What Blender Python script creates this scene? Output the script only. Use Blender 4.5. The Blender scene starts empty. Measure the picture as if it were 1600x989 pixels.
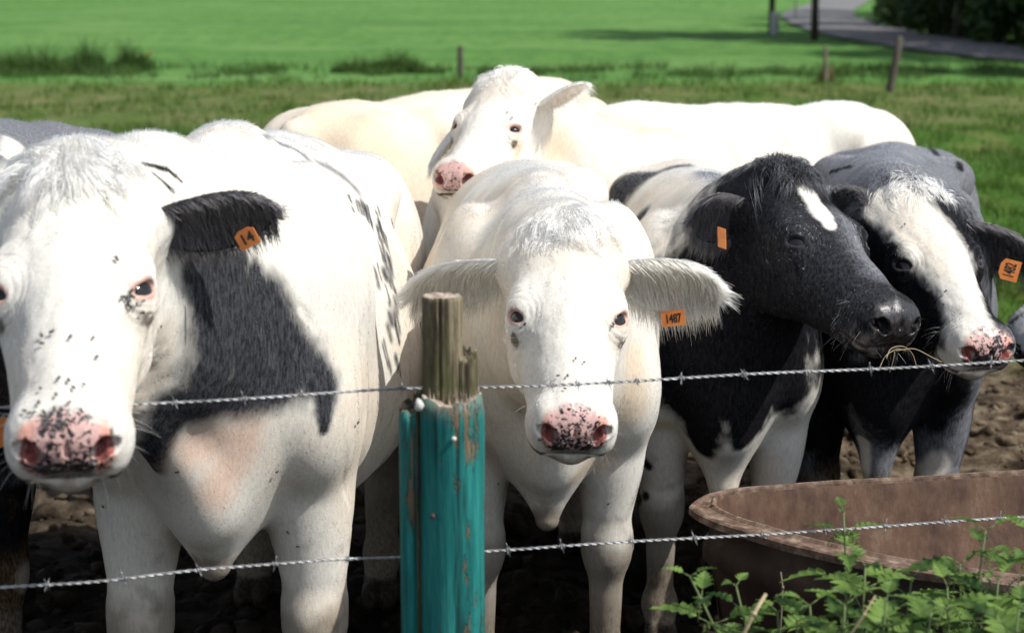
import bpy, bmesh, math, random
import numpy as np
from mathutils import Vector, Matrix
from mathutils.bvhtree import BVHTree
from concurrent.futures import ThreadPoolExecutor

R = math.radians
scene = bpy.context.scene
COL = scene.collection

# ------------------------------------------------------------------ camera
F_PX, CX, CY = 2667.0, 800.0, 494.5          # the photograph measures 1600 x 989
TH = R(10.1)
CAM = np.array([0.0, 0.0, 1.6])
FW = np.array([0, math.cos(TH), -math.sin(TH)])
UP = np.array([0, math.sin(TH), math.cos(TH)])
RT = np.array([1.0, 0, 0])
cd = bpy.data.cameras.new('camera'); cam = bpy.data.objects.new('camera', cd); COL.objects.link(cam)
cam.location = CAM; cam.rotation_euler = (R(90) - TH, 0, 0)
cd.sensor_width = 36; cd.lens = F_PX / 1600 * 36
cd.clip_start = 0.05; cd.clip_end = 3000
cd.dof.use_dof = True; cd.dof.focus_distance = 3.5; cd.dof.aperture_fstop = 60.0 / 13.0
scene.camera = cam


def at(px, py, d):
    """point seen at a pixel of the photograph, d metres along the view axis"""
    return CAM + d * (FW + (px - CX) / F_PX * RT - (py - CY) / F_PX * UP)


# ------------------------------------------------------------------ world, sun, exposure
SUN_EL, SUN_AZ = R(50), R(-24)               # azimuth measured from +X
SD = np.array([math.cos(SUN_EL) * math.cos(SUN_AZ), math.cos(SUN_EL) * math.sin(SUN_AZ), math.sin(SUN_EL)])
w = bpy.data.worlds.new('World'); scene.world = w; w.use_nodes = True
nt = w.node_tree
sky = nt.nodes.new('ShaderNodeTexSky'); sky.sky_type = 'NISHITA'; sky.sun_disc = False
sky.sun_elevation = SUN_EL; sky.sun_rotation = R(90) - SUN_AZ
hs_ = nt.nodes.new('ShaderNodeHueSaturation'); hs_.inputs['Saturation'].default_value = .55        # broken cloud whitens the sky light
nt.links.new(sky.outputs[0], hs_.inputs['Color']); nt.links.new(hs_.outputs[0], nt.nodes['Background'].inputs[0]); nt.nodes['Background'].inputs[1].default_value = 0.14
sl = bpy.data.lights.new('sun', 'SUN'); sl.energy = 4.2; sl.angle = R(0.5); sl.color = (1, .965, .90)
so = bpy.data.objects.new('sun', sl); COL.objects.link(so)
so.rotation_euler = Vector(SD).to_track_quat('Z', 'Y').to_euler()
vs = scene.view_settings
vs.view_transform = 'Standard'; vs.look = 'None'; vs.exposure = 0.12; vs.gamma = 1
scene.cycles.max_bounces = 6; scene.cycles.diffuse_bounces = 3; scene.cycles.transparent_max_bounces = 6
rng = np.random.default_rng(7)
random.seed(7)


# ------------------------------------------------------------------ noise
def _hash(i, j, k, s):
    h = (i * 374761393 + j * 668265263 + k * 2147483647 + s * 1274126177) & 0xFFFFFFFF
    h = ((h ^ (h >> 13)) * 1274126177) & 0xFFFFFFFF
    h = (h ^ (h >> 16)) & 0xFFFFFFFF
    return h.astype(np.float32) / np.float32(4294967295.0)


def noise(P, sc, seed=0):
    Q = P * sc
    I = np.floor(Q).astype(np.int64); f = (Q - I).astype(np.float32); f = f * f * (3 - 2 * f)
    out = 0
    for a in (0, 1):
        for b in (0, 1):
            for c in (0, 1):
                wgt = (f[:, 0] if a else 1 - f[:, 0]) * (f[:, 1] if b else 1 - f[:, 1]) * (f[:, 2] if c else 1 - f[:, 2])
                out = out + wgt * _hash(I[:, 0] + a, I[:, 1] + b, I[:, 2] + c, seed)
    return out


_R0 = np.array(Matrix.Rotation(.9, 3, Vector((.3, .7, .5)).normalized()), np.float32)


def fbm(P, sc, o=3, seed=0):
    r, a, t = 0, 1.0, 0
    Q = np.asarray(P, np.float32) @ _R0
    for i in range(o):
        r = r + a * noise(Q, sc * 2 ** i, seed + i * 17); t += a; a *= .5; Q = Q @ _R0
    return r / t


def sstep(a, b, x):
    t = np.clip((x - a) / (b - a), 0, 1)
    return t * t * (3 - 2 * t)


# ------------------------------------------------------------------ materials
def new_mat(name):
    m = bpy.data.materials.new(name); m.use_nodes = True
    return m, m.node_tree, m.node_tree.nodes['Principled BSDF']


def N(t, kind, **kw):
    n = t.nodes.new(kind)
    for k, v in kw.items():
        if hasattr(n, k): setattr(n, k, v)
        else: n.inputs[k.replace('_', ' ')].default_value = v
    return n


def ramp(t, src, stops):
    r = t.nodes.new('ShaderNodeValToRGB'); t.links.new(src, r.inputs[0])
    e = r.color_ramp.elements
    while len(e) < len(stops): e.new(.5)
    for q, (p, c) in zip(e, stops):
        q.position = p; q.color = (*c, 1) if len(c) == 3 else c
    return r.outputs[0]


def noise_tex(t, scale, detail=4, rough=.6, vec=None, stretch=None, coord='Object'):
    n = N(t, 'ShaderNodeTexNoise'); n.inputs['Scale'].default_value = scale
    n.inputs['Detail'].default_value = detail; n.inputs['Roughness'].default_value = rough
    tc = N(t, 'ShaderNodeTexCoord'); mp = N(t, 'ShaderNodeMapping')
    t.links.new(tc.outputs[coord], mp.inputs[0]); t.links.new(mp.outputs[0], n.inputs['Vector'])
    if stretch: mp.inputs['Scale'].default_value = stretch
    return n.outputs[0]


def bump(t, bsdf, src, strength, dist):
    b = N(t, 'ShaderNodeBump'); b.inputs['Strength'].default_value = strength; b.inputs['Distance'].default_value = dist
    t.links.new(src, b.inputs['Height']); t.links.new(b.outputs[0], bsdf.inputs['Normal'])


def mixc(t, fac, a, b):
    m = N(t, 'ShaderNodeMix'); m.data_type = 'RGBA'
    for s, i in ((fac, 0), (a, 6), (b, 7)):
        if isinstance(s, (int, float)): m.inputs[i].default_value = s
        elif isinstance(s, tuple): m.inputs[i].default_value = (*s, 1)
        else: t.links.new(s, m.inputs[i])
    return m.outputs[2]


def simple(name, stops, scale=8, rough=.7, stretch=None, bs=.3, bd=.004, bscale=None, metallic=0):
    m, t, b = new_mat(name)
    n = noise_tex(t, scale, 5, .6, stretch=stretch)
    t.links.new(ramp(t, n, stops), b.inputs['Base Color'])
    b.inputs['Roughness'].default_value = rough; b.inputs['Metallic'].default_value = metallic
    bump(t, b, noise_tex(t, bscale or scale * 3, 4, .6, stretch=stretch), bs, bd)
    return m


def hide_material():
    m, t, b = new_mat('cow_hide')
    a = N(t, 'ShaderNodeAttribute', attribute_name='col')
    n = noise_tex(t, 90, 3, .7)
    hsv = N(t, 'ShaderNodeHueSaturation'); t.links.new(a.outputs['Color'], hsv.inputs['Color'])
    mr = N(t, 'ShaderNodeMapRange'); t.links.new(n, mr.inputs[0])
    mr.inputs[1].default_value = .3; mr.inputs[2].default_value = .7; mr.inputs[3].default_value = .93; mr.inputs[4].default_value = 1.05
    ns = noise_tex(t, 170, 3, .8, stretch=(1, 1, .28)); md = N(t, 'ShaderNodeMapRange'); t.links.new(ns, md.inputs[0])
    md.inputs[1].default_value = .38; md.inputs[2].default_value = .66; md.inputs[3].default_value = .45; md.inputs[4].default_value = 2.2
    bw = N(t, 'ShaderNodeRGBToBW'); t.links.new(a.outputs['Color'], bw.inputs[0]); ml2 = N(t, 'ShaderNodeMapRange'); t.links.new(bw.outputs[0], ml2.inputs[0])
    ml2.inputs[1].default_value = .05; ml2.inputs[2].default_value = .22
    wr = N(t, 'ShaderNodeMapRange'); t.links.new(ns, wr.inputs[0]); wr.inputs[1].default_value = .36; wr.inputs[2].default_value = .62; wr.inputs[3].default_value = .86; wr.inputs[4].default_value = 1.05
    mv = N(t, 'ShaderNodeMix'); t.links.new(ml2.outputs[0], mv.inputs[0]); t.links.new(md.outputs[0], mv.inputs[2]); t.links.new(wr.outputs[0], mv.inputs[3])
    t.links.new(mv.outputs[0], hsv.inputs['Value']); t.links.new(hsv.outputs[0], b.inputs['Base Color'])
    g = N(t, 'ShaderNodeMapRange'); t.links.new(a.outputs['Alpha'], g.inputs[0])   # alpha 0 = damp bare nose skin
    g.inputs[3].default_value = .24; g.inputs[4].default_value = .8
    t.links.new(g.outputs[0], b.inputs['Roughness'])
    g2 = N(t, 'ShaderNodeMapRange'); t.links.new(a.outputs['Alpha'], g2.inputs[0]); g2.inputs[3].default_value = .5; g2.inputs[4].default_value = .08
    t.links.new(g2.outputs[0], b.inputs['Specular IOR Level'])
    b.inputs['Sheen Weight'].default_value = .0
    bump(t, b, noise_tex(t, 260, 3, .7), .35, .0022)
    return m


def fur_material():
    m = bpy.data.materials.new('cow_fur'); m.use_nodes = True; t = m.node_tree; t.nodes.clear()
    out = N(t, 'ShaderNodeOutputMaterial'); h = t.nodes.new('ShaderNodeBsdfHairPrincipled')
    h.model = 'CHIANG'; h.parametrization = 'COLOR'
    a = N(t, 'ShaderNodeAttribute', attribute_name='hcol'); t.links.new(a.outputs['Color'], h.inputs['Color'])
    h.inputs['Roughness'].default_value = .45; h.inputs['Radial Roughness'].default_value = .9
    h.inputs['IOR'].default_value = 1.45
    t.links.new(h.outputs[0], out.inputs[0])
    return m


HIDE = hide_material(); FUR = fur_material()
m_, t_, b_ = new_mat('eyeball'); b_.inputs['Base Color'].default_value = (.012, .010, .012, 1); b_.inputs['Roughness'].default_value = .06
EYE = m_
m_, t_, b_ = new_mat('fly_black'); b_.inputs['Base Color'].default_value = (.012, .011, .010, 1); b_.inputs['Roughness'].default_value = .5
FLY = m_
m_, t_, b_ = new_mat('fly_wing'); b_.inputs['Base Color'].default_value = (.12, .12, .12, 1); b_.inputs['Roughness'].default_value = .3
WING = m_
TAG = simple('tag_orange', [(.3, (.62, .17, .03)), (.7, (.80, .27, .06))], 40, .45, bs=.1)
m_, t_, b_ = new_mat('tag_ink'); b_.inputs['Base Color'].default_value = (.01, .01, .01, 1)
INK = m_


# ------------------------------------------------------------------ object helpers
def link(name, data, parent=None, mat=None):
    o = bpy.data.objects.new(name, data); COL.objects.link(o)
    if parent is not None: o.parent = parent
    if mat is not None: data.materials.append(mat)
    return o


def tag(o, label=None, cat=None, group=None, kind=None):
    if label: o['label'] = label
    if cat: o['category'] = cat
    if group: o['group'] = group
    if kind: o['kind'] = kind
    return o


def empty(name, loc=(0, 0, 0), rz=0):
    o = bpy.data.objects.new(name, None); COL.objects.link(o); o.location = loc; o.rotation_euler = (0, 0, rz)
    o.empty_display_size = .1
    return o


def mesh_np(name, V, Fc, smooth=True):
    """V (n,3), Fc (m,3|4)"""
    me = bpy.data.meshes.new(name)
    V = np.asarray(V, np.float32); Fc = np.asarray(Fc, np.int32); k = Fc.shape[1]
    me.vertices.add(len(V)); me.vertices.foreach_set('co', V.ravel())
    me.loops.add(Fc.size); me.loops.foreach_set('vertex_index', Fc.ravel())
    me.polygons.add(len(Fc)); me.polygons.foreach_set('loop_start', np.arange(0, Fc.size, k, dtype=np.int32))
    me.update(calc_edges=True); me.validate()
    if smooth: me.polygons.foreach_set('use_smooth', np.ones(len(me.polygons), bool))
    return me


def tube(pts, radii, seg=8, cap=True):
    """swept tube as (verts, faces list)"""
    pts = [Vector(p) for p in pts]; n = len(pts)
    if isinstance(radii, (int, float)): radii = [radii] * n
    V, Fc = [], []
    prev = None
    for i, p in enumerate(pts):
        d = (pts[min(i + 1, n - 1)] - pts[max(i - 1, 0)]).normalized()
        if prev is None:
            a = d.orthogonal().normalized()
        else:
            a = (prev - d * prev.dot(d)).normalized()
        prev = a; b = d.cross(a)
        for k in range(seg):
            t = 2 * math.pi * k / seg
            V.append(p + (a * math.cos(t) + b * math.sin(t)) * radii[i])
    for i in range(n - 1):
        for k in range(seg):
            Fc.append((i * seg + k, i * seg + (k + 1) % seg, (i + 1) * seg + (k + 1) % seg, (i + 1) * seg + k))
    if cap:
        Fc.append(tuple(range(seg))[::-1]); Fc.append(tuple(range((n - 1) * seg, n * seg)))
    return V, Fc


class MB:
    def __init__(s): s.V, s.F = [], []
    def add(s, VF):
        o = len(s.V); s.V += [tuple(v) for v in VF[0]]; s.F += [tuple(i + o for i in f) for f in VF[1]]; return s
    def tube(s, *a, **k): return s.add(tube(*a, **k))
    def build(s, name, mat, parent=None, smooth=True):
        me = bpy.data.meshes.new(name); me.from_pydata(s.V, [], s.F); me.update()
        if smooth: me.polygons.foreach_set('use_smooth', [True] * len(me.polygons))
        return link(name, me, parent, mat)


# ------------------------------------------------------------------ signed distance bodies
def _rot(p, M): return p @ M.astype(np.float32)


def sd_ell(P, c, r, M=None):
    p = P - np.asarray(c, np.float32)
    if M is not None: p = p @ M
    r = np.asarray(r, np.float32)
    k0 = np.sqrt(((p / r) ** 2).sum(1)); k1 = np.sqrt(((p / (r * r)) ** 2).sum(1)) + 1e-9
    return k0 * (k0 - 1) / k1


def sd_rc(P, a, b, ra, rb):
    a = np.asarray(a, np.float32); b = np.asarray(b, np.float32)
    ba = b - a; L2 = float(ba @ ba)
    h = np.clip(((P - a) @ ba) / L2, 0, 1)
    return np.sqrt(((P - a - h[:, None] * ba) ** 2).sum(1)) - (ra + (rb - ra) * h)


def smin(a, b, k):
    h = np.clip(.5 + .5 * (b - a) / k, 0, 1)
    return b + (a - b) * h - k * h * (1 - h)


def smax(a, b, k): return -smin(-a, -b, k)


def rotm(axis, ang): return np.array(Matrix.Rotation(ang, 3, axis), np.float32)


class Body:
    """list of primitives; head primitives are evaluated in the head frame"""
    def __init__(s, HO, HM, hs): s.body, s.head = [], []; s.HO, s.HM, s.hs = np.asarray(HO, np.float32), np.asarray(HM, np.float32), hs
    def e(s, c, r, k=.06, M=None, l='body'): getattr(s, l).append(('e', c, r, k, M))
    def rc(s, a, b, ra, rb, k=.05, l='body'): getattr(s, l).append(('r', a, b, ra, rb, k))
    def sub(s, c, r, k=.01, M=None, l='head'): getattr(s, l).append(('s', c, r, k, M))
    def subc(s, a, b, ra, rb, k=.01, l='head'): getattr(s, l).append(('sc', a, b, ra, rb, k))
    def tohead(s, P): return (P - s.HO) @ s.HM / s.hs       # columns of HM are the head axes
    def fromhead(s, q): return np.asarray(q) * s.hs @ s.HM.T + s.HO
    @staticmethod
    def run(L, P, bs):
        """evaluate only the primitives whose bounding sphere comes near this batch of points"""
        lo, hi = P.min(0), P.max(0); d = np.full(len(P), .6, np.float32)
        for q, (c, R_) in zip(L, bs):
            g = np.maximum(0, np.maximum(lo - c, c - hi))
            if math.sqrt(float(g @ g)) - R_ > .18: continue
            if q[0] == 'e': d = smin(d, sd_ell(P, q[1], q[2], q[4]), q[3])
            elif q[0] == 'r': d = smin(d, sd_rc(P, *q[1:5]), q[5])
            elif q[0] == 's': d = smax(d, -sd_ell(P, q[1], q[2], q[4]), q[3])
            else: d = smax(d, -sd_rc(P, *q[1:5]), q[5])
        return d
    @staticmethod
    def bounds(L):
        out = []
        for q in L:
            if q[0] in 'es': out.append((np.asarray(q[1], np.float32), float(max(q[2]))))
            else:
                a, b = np.asarray(q[1], float), np.asarray(q[2], float); out.append((((a + b) / 2).astype(np.float32), float(np.linalg.norm(a - b) / 2 + max(q[3], q[4]))))
        return out
    def __call__(s, P):
        if not hasattr(s, 'bb'): s.bb, s.hb = s.bounds(s.body), s.bounds(s.head)
        P = np.asarray(P, np.float32)
        out = np.empty(len(P), np.float32); CH = 32768
        for i in range(0, len(P), CH):
            p = P[i:i + CH]
            d = s.run(s.body, p, s.bb)
            H = s.tohead(p)
            near = ((H - np.array([.25, 0, -.05], np.float32)) ** 2).sum(1) < .55 ** 2
            if near.any():
                Hn = H[near]
                dh = s.run(s.head, Hn, s.hb) * s.hs
                kk = .055 * sstep(.34, .10, Hn[:, 0]) + .004     # the neck melts into the back of the head only
                d[near] = smin(d[near], dh, kk)
            out[i:i + CH] = d
        return out


def surface(f, lo, hi, h):
    """surface nets on a grid evaluated only near the surface"""
    lo = np.array(lo, np.float32); n = np.ceil((np.array(hi) - lo) / h).astype(int)
    B = 4; n = ((n + B - 1) // B) * B; nb = n // B
    cg = np.stack(np.meshgrid(*[np.arange(k) for k in nb], indexing='ij'), -1).reshape(-1, 3)
    cc = lo + (cg * B + (B - 1) / 2) * h
    dc = f(cc)
    val = np.repeat(np.repeat(np.repeat(dc.reshape(nb), B, 0), B, 1), B, 2)
    act = cg[np.abs(dc) < B * h * 1.6 + .01]
    off = np.stack(np.meshgrid(*[np.arange(B)] * 3, indexing='ij'), -1).reshape(-1, 3)
    idx = (act[:, None] * B + off[None]).reshape(-1, 3)
    val[idx[:, 0], idx[:, 1], idx[:, 2]] = f(lo + idx * np.float32(h))
    ins = val < 0
    cell = np.zeros(np.array(val.shape) - 1, np.int8)
    for a in (0, 1):
        for b in (0, 1):
            for c in (0, 1):
                cell += ins[a:ins.shape[0] - 1 + a, b:ins.shape[1] - 1 + b, c:ins.shape[2] - 1 + c]
    C = np.argwhere((cell > 0) & (cell < 8))
    vid = -np.ones(cell.shape, np.int64); vid[C[:, 0], C[:, 1], C[:, 2]] = np.arange(len(C))
    acc = np.zeros((len(C), 3), np.float32); cnt = np.zeros(len(C), np.float32)
    cor = [(0, 0, 0), (1, 0, 0), (0, 1, 0), (0, 0, 1), (1, 1, 0), (1, 0, 1), (0, 1, 1), (1, 1, 1)]
    for i, a in enumerate(cor):
        for b in cor[i + 1:]:
            if sum(abs(x - y) for x, y in zip(a, b)) != 1: continue
            va = val[C[:, 0] + a[0], C[:, 1] + a[1], C[:, 2] + a[2]]; vb = val[C[:, 0] + b[0], C[:, 1] + b[1], C[:, 2] + b[2]]
            m = (va < 0) != (vb < 0); t = np.where(m, va / np.where(va == vb, 1, va - vb), 0)
            p = np.array(a) + t[:, None] * (np.array(b) - np.array(a)); acc[m] += p[m]; cnt[m] += 1
    V = lo + (C + acc / np.maximum(cnt, 1)[:, None]) * h
    Fs = []
    for ax in range(3):
        s0 = [slice(1, -1)] * 3; s1 = [slice(1, -1)] * 3; s0[ax] = slice(0, -1); s1[ax] = slice(1, None)
        A, Bv = ins[tuple(s0)], ins[tuple(s1)]
        E = np.argwhere(A != Bv); st = np.array([1, 1, 1]); st[ax] = 0
        sgn = A[E[:, 0], E[:, 1], E[:, 2]]; E = E + st
        u, v = [(1, 2), (2, 0), (0, 1)][ax]
        eu = np.zeros(3, int); eu[u] = 1; ev = np.zeros(3, int); ev[v] = 1
        q = [E - eu - ev, E - ev, E, E - eu]
        q = np.stack([vid[x[:, 0], x[:, 1], x[:, 2]] for x in q], 1)
        q = np.where(sgn[:, None], q, q[:, ::-1]); Fs.append(q)
    Fq = np.concatenate(Fs); Fq = Fq[(Fq >= 0).all(1)]
    return V.astype(np.float32), Fq


def grad(f, P, e=.0015):
    K = np.array([[1, -1, -1], [-1, -1, 1], [-1, 1, -1], [1, 1, 1]], np.float32)
    g = sum(k * f(P + k * e)[:, None] for k in K) / (4 * e)
    return g


def vnormals(V, F):
    n = np.cross(V[F[:, 2]] - V[F[:, 0]], V[F[:, 3]] - V[F[:, 1]]); fan = F[:, 2] == F[:, 3]
    n[fan] = np.cross(V[F[fan, 1]] - V[F[fan, 0]], V[F[fan, 2]] - V[F[fan, 0]])
    out = np.stack([np.bincount(F.ravel(), np.repeat(n[:, k], 4), len(V)) for k in range(3)], 1)
    return (out / (np.linalg.norm(out, axis=1)[:, None] + 1e-12)).astype(np.float32)


def refit(f, V, n0, it=1, mx=.012):
    V[n0:] = project(f, V[n0:], it, mx); return V


def project(f, P, it=2, mx=.012):
    for _ in range(it):
        g = grad(f, P); d = f(P)
        g2 = np.maximum((g * g).sum(1), .2)
        st = np.clip(d / g2, -mx, mx)[:, None] * g
        P = P - st
    return P


def refine(V, Fq, mask_fn):
    """split the quads of a region in four; quads that touch it are fanned so that no crack opens"""
    ctr = V[Fq].mean(1); sel = mask_fn(ctr)
    keep, sp = Fq[~sel], Fq[sel]
    e = np.sort(np.stack([sp, np.roll(sp, -1, 1)], -1).reshape(-1, 2), 1)
    key = e[:, 0].astype(np.int64) * (len(V) + 1) + e[:, 1]
    uk, inv = np.unique(key, return_inverse=True)
    ev = np.stack([uk // (len(V) + 1), uk % (len(V) + 1)], 1)
    mid = V[ev].mean(1); base = len(V); inv = inv.reshape(-1, 4) + base
    cen = V[sp].mean(1); cb = base + len(mid); ci = cb + np.arange(len(sp))
    V2 = np.concatenate([V, mid, cen])
    q = [np.stack([sp[:, i], inv[:, i], ci, inv[:, i - 1]], 1) for i in range(4)]
    ke = np.sort(np.stack([keep, np.roll(keep, -1, 1)], -1), 2)
    kk = ke[..., 0].astype(np.int64) * (len(V) + 1) + ke[..., 1]
    pos = np.searchsorted(uk, kk); pos = np.minimum(pos, len(uk) - 1); has = uk[pos] == kk
    anyh = has.any(1)
    plain = keep[~anyh]
    fans = []; newc = []
    cid = len(V2)
    for r in np.where(anyh)[0]:
        poly = []
        for i in range(4):
            poly.append(keep[r, i])
            if has[r, i]: poly.append(base + pos[r, i])
        newc.append(V2[keep[r]].mean(0))
        for i in range(len(poly)):
            fans.append((poly[i], poly[(i + 1) % len(poly)], cid, cid))
        cid += 1
    if newc: V2 = np.concatenate([V2, np.array(newc, np.float32)])
    return V2.astype(np.float32), np.concatenate([plain] + q + ([np.array(fans)] if fans else []))


# ------------------------------------------------------------------ cow anatomy
EYE_C = np.array([.205, .0840, -.0355])


def eye_frame(y):
    n = np.array([.26, .62 * y, .74]); n /= np.linalg.norm(n)
    a = np.array([.66, -.60 * y, .25]); a -= n * (a @ n); a /= np.linalg.norm(a)       # along the slit, towards the inner corner
    u = np.cross(n, a) * y; u /= np.linalg.norm(u)
    if u @ np.array([-.7, 0, .5]) < 0: u = -u
    return np.stack([a, u, n], 1).astype(np.float32)


def eye_pt(y, a, u, n):
    M = eye_frame(y); return tuple(EYE_C * np.array([1, y, 1]) + M @ np.array([a, u, n]))


def cow_body(sp):
    s = sp['s']; HO, HM, hs = sp['HO'], sp['HM'], sp['hs']
    b = Body(HO, HM, hs)
    rd = sp.get('rear', 0)
    def v(x, y, z): return (x * s, y * s * sp.get('wide', 1), (z - rd * max(0, .25 - x) * min(1, max(0, z - .3) / .8)) * s)
    def r(*a): return tuple(q * s for q in a)
    b.e(v(-.12, 0, .93), r(.80, .31, .41))
    b.e(v(-.15, 0, .84), r(.62, .35, .31), .08)
    b.e(v(.42, 0, 1.16), r(.30, .13, .21), .10)
    b.e(v(.33, 0, 1.285), r(.24, .08, .085), .09)
    b.e(v(-.10, 0, 1.215), r(.50, .15, .125), .10)
    b.e(v(-.50, 0, 1.19), r(.42, .22, .14), .08)
    b.e(v(-.82, 0, 1.12), r(.30, .24, .23), .08)
    b.e(v(-.95, 0, 1.27), r(.12, .05, .05), .06)
    for y in (-1, 1):
        b.e(v(-.58, y * .20, 1.25), r(.09, .07, .07), .08)
        b.e(v(-.86, y * .17, .97), r(.26, .15, .34), .07)
        b.e(v(-.70, y * .20, .78), r(.15, .10, .20), .07)
        b.e(v(.40, y * .175, 1.02), r(.22, .125, .30), .045, rotm('Y', R(15 * 1)))
        b.e(v(.54, y * .19, .87), r(.13, .10, .17), .04)
        b.e(v(.33, y * .21, .83), r(.16, .085, .16), .06)
        # foreleg
        ly = y * sp.get('stance', .165); fx = sp.get('legx', {}).get(y, 0)
        b.rc(v(.50, y * .18, .80), v(.47 + fx * .5, ly, .48), .094 * s, .061 * s, .035)
        b.e(v(.44 + fx * .3, y * .172, .66), r(.085, .07, .14), .05)
        b.e(v(.475 + fx * .6, ly, .425), r(.066, .064, .075), .035)
        b.rc(v(.47 + fx * .6, ly, .40), v(.45 + fx, ly, .15), .047 * s, .038 * s, .035)
        b.e(v(.45 + fx, ly, .125), r(.052, .050, .048), .03)
        b.rc(v(.46 + fx, ly, .11), v(.50 + fx, ly, .045), .042 * s, .046 * s, .03)
        # hind leg
        hy = y * .19
        b.rc(v(-.78, y * .18, .80), v(-.86, hy, .56), .13 * s, .062 * s, .07)
        b.e(v(-.92, hy, .54), r(.055, .045, .07), .04)
        b.rc(v(-.88, hy, .52), v(-.84, hy, .16), .055 * s, .042 * s, .04)
        b.e(v(-.84, hy, .13), r(.055, .05, .05), .03)
        b.rc(v(-.83, hy, .11), v(-.79, hy, .05), .043 * s, .046 * s, .03)
        for fx_, fy_ in ((-.765, hy), (.525 + fx, ly)):
            for q_ in (-.024, .024): b.e(v(fx_, fy_ + q_, .038), r(.062, .026, .042), .012)
    b.e(v(.50, 0, .88), r(.22, .17, .24), .05)
    b.e(v(.52, 0, .78), r(.19, .145, .17), .05)
    b.e(v(.62, 0, .77), r(.15, .09, .16), .05)
    b.rc(v(.55, 0, .80), v(.615, 0, sp.get('brisk', .66) - .085), .115 * s, .030 * s, .055)
    b.rc(v(-1.09, 0, 1.26), v(-1.16, 0, 1.10), .036 * s, .026 * s, .05)
    b.rc(v(-1.16, 0, 1.10), v(-1.15, 0, .55), .026 * s, .020 * s, .03)
    b.e(v(-1.15, 0, .48), r(.045, .045, .10), .04)
    # neck, in cow space up to the back of the skull
    hb = b.fromhead((-.015, 0, -.075)); hj = b.fromhead((.06, 0, -.15)); ht = b.fromhead((-.03, 0, -.03))
    wv = np.array(v(.52, 0, 1.16)); cv = np.array(v(.58, 0, .92))
    mid = (wv + ht) / 2 + np.array([0, 0, .02 + sp.get('crest', 0)]); mid2 = (cv + hj) / 2 + np.array([0, 0, -.02])
    b.rc(wv, mid, .16 * s, .125 * s, .09); b.rc(mid, ht, .125 * s, .085 * s, .06)
    b.rc(cv, mid2, .18 * s, .125 * s, .09); b.rc(mid2, hj, .125 * s, .085 * s, .06)
    b.rc((wv + cv) / 2, hb, .20 * s, .115 * s, .08)
    dl = np.array(v(.68, 0, .72))
    b.rc(dl, b.fromhead((.12, 0, -.20)), .042 * s, .022 * s, .05)           # dewlap
    for q in sp.get('extra', ()): b.e(*q)
    # ---- head (x towards the muzzle, y to the animal's left, z out of the forehead)
    H = dict(l='head')
    b.e((.07, 0, -.055), (.125, .108, .085), .04, **H)
    b.e((.015, 0, -.005), (.06, .062, .048), .04, **H)             # poll
    b.e((.15, 0, -.035), (.13, .107, .068), .04, **H)              # forehead
    b.rc((.18, 0, -.045), (.43, 0, -.055), .066, .050, .04, **H)   # nasal bridge
    b.rc((.16, 0, -.085), (.42, 0, -.075), .078, .050, .04, **H)
    b.e((.31, 0, -.080), (.14, .070, .060), .04, **H)
    for y in (-1, 1):
        b.e((.155, y * .066, -.135), (.105, .040, .085), .045, **H)  # cheek
        b.rc((.10, y * .062, -.195), (.40, y * .022, -.128), .036, .030, .05, **H)
        b.e((.200, y * .086, -.046), (.046, .035, .040), .028, **H)  # orbit
        b.e((.172, y * .085, -.010), (.045, .028, .022), .025, **H)  # brow
        b.rc((.25, y * .066, -.090), (.36, y * .052, -.095), .022, .020, .04, **H)
        b.e((.02, y * .095, -.045), (.050, .045, .040), .03, **H)   # root of the ear
        b.e((.455, y * .046, -.060), (.048, .036, .044), .028, **H)  # side of the nostril
        b.e((.435, y * .050, -.098), (.060, .032, .040), .03, **H)  # lip
    b.e((.462, 0, -.060), (.045, .055, .045), .03, **H)
    b.e((.455, 0, -.040), (.032, .045, .022), .02, **H)
    b.e((.432, 0, -.128), (.062, .047, .031), .022, **H)            # chin
    for y in (-1, 1):
        for k in range(7):
            a0, a1 = math.pi * k / 7, math.pi * (k + 1) / 7
            b.rc(eye_pt(y, .0262 * math.cos(a0), .0168 * math.sin(a0), .0215 + .004 * math.sin(a0)), eye_pt(y, .0262 * math.cos(a1), .0168 * math.sin(a1), .0215 + .003 * math.sin(a1)), .0045, .0045, .005, **H)
            b.rc(eye_pt(y, .0262 * math.cos(a0), -.0152 * math.sin(a0), .0185), eye_pt(y, .0262 * math.cos(a1), -.0152 * math.sin(a1), .0185), .0036, .0036, .005, **H)
        b.sub(eye_pt(y, 0, -.0022, .0345), (.0250, sp.get('lidgap', .0112), .0140), .003, eye_frame(y), **H)       # eye slit
        b.sub((.500, y * .044, -.050), (.026, .0125, .021), .005, rotm('X', R(-y * 38)), **H)   # nostril
        b.sub((.492, y * .060, -.048), (.016, .010, .010), .006, **H)
        b.subc((.36, y * .082, -.116), (.49, y * .043, -.108), .005, .005, .008, **H)        # mouth
    b.sub((.505, 0, -.030), (.006, .004, .03), .006, **H)
    b.subc((.492, -.045, -.108), (.492, .045, -.108), .006, .006, .008, **H)
    return b


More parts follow.
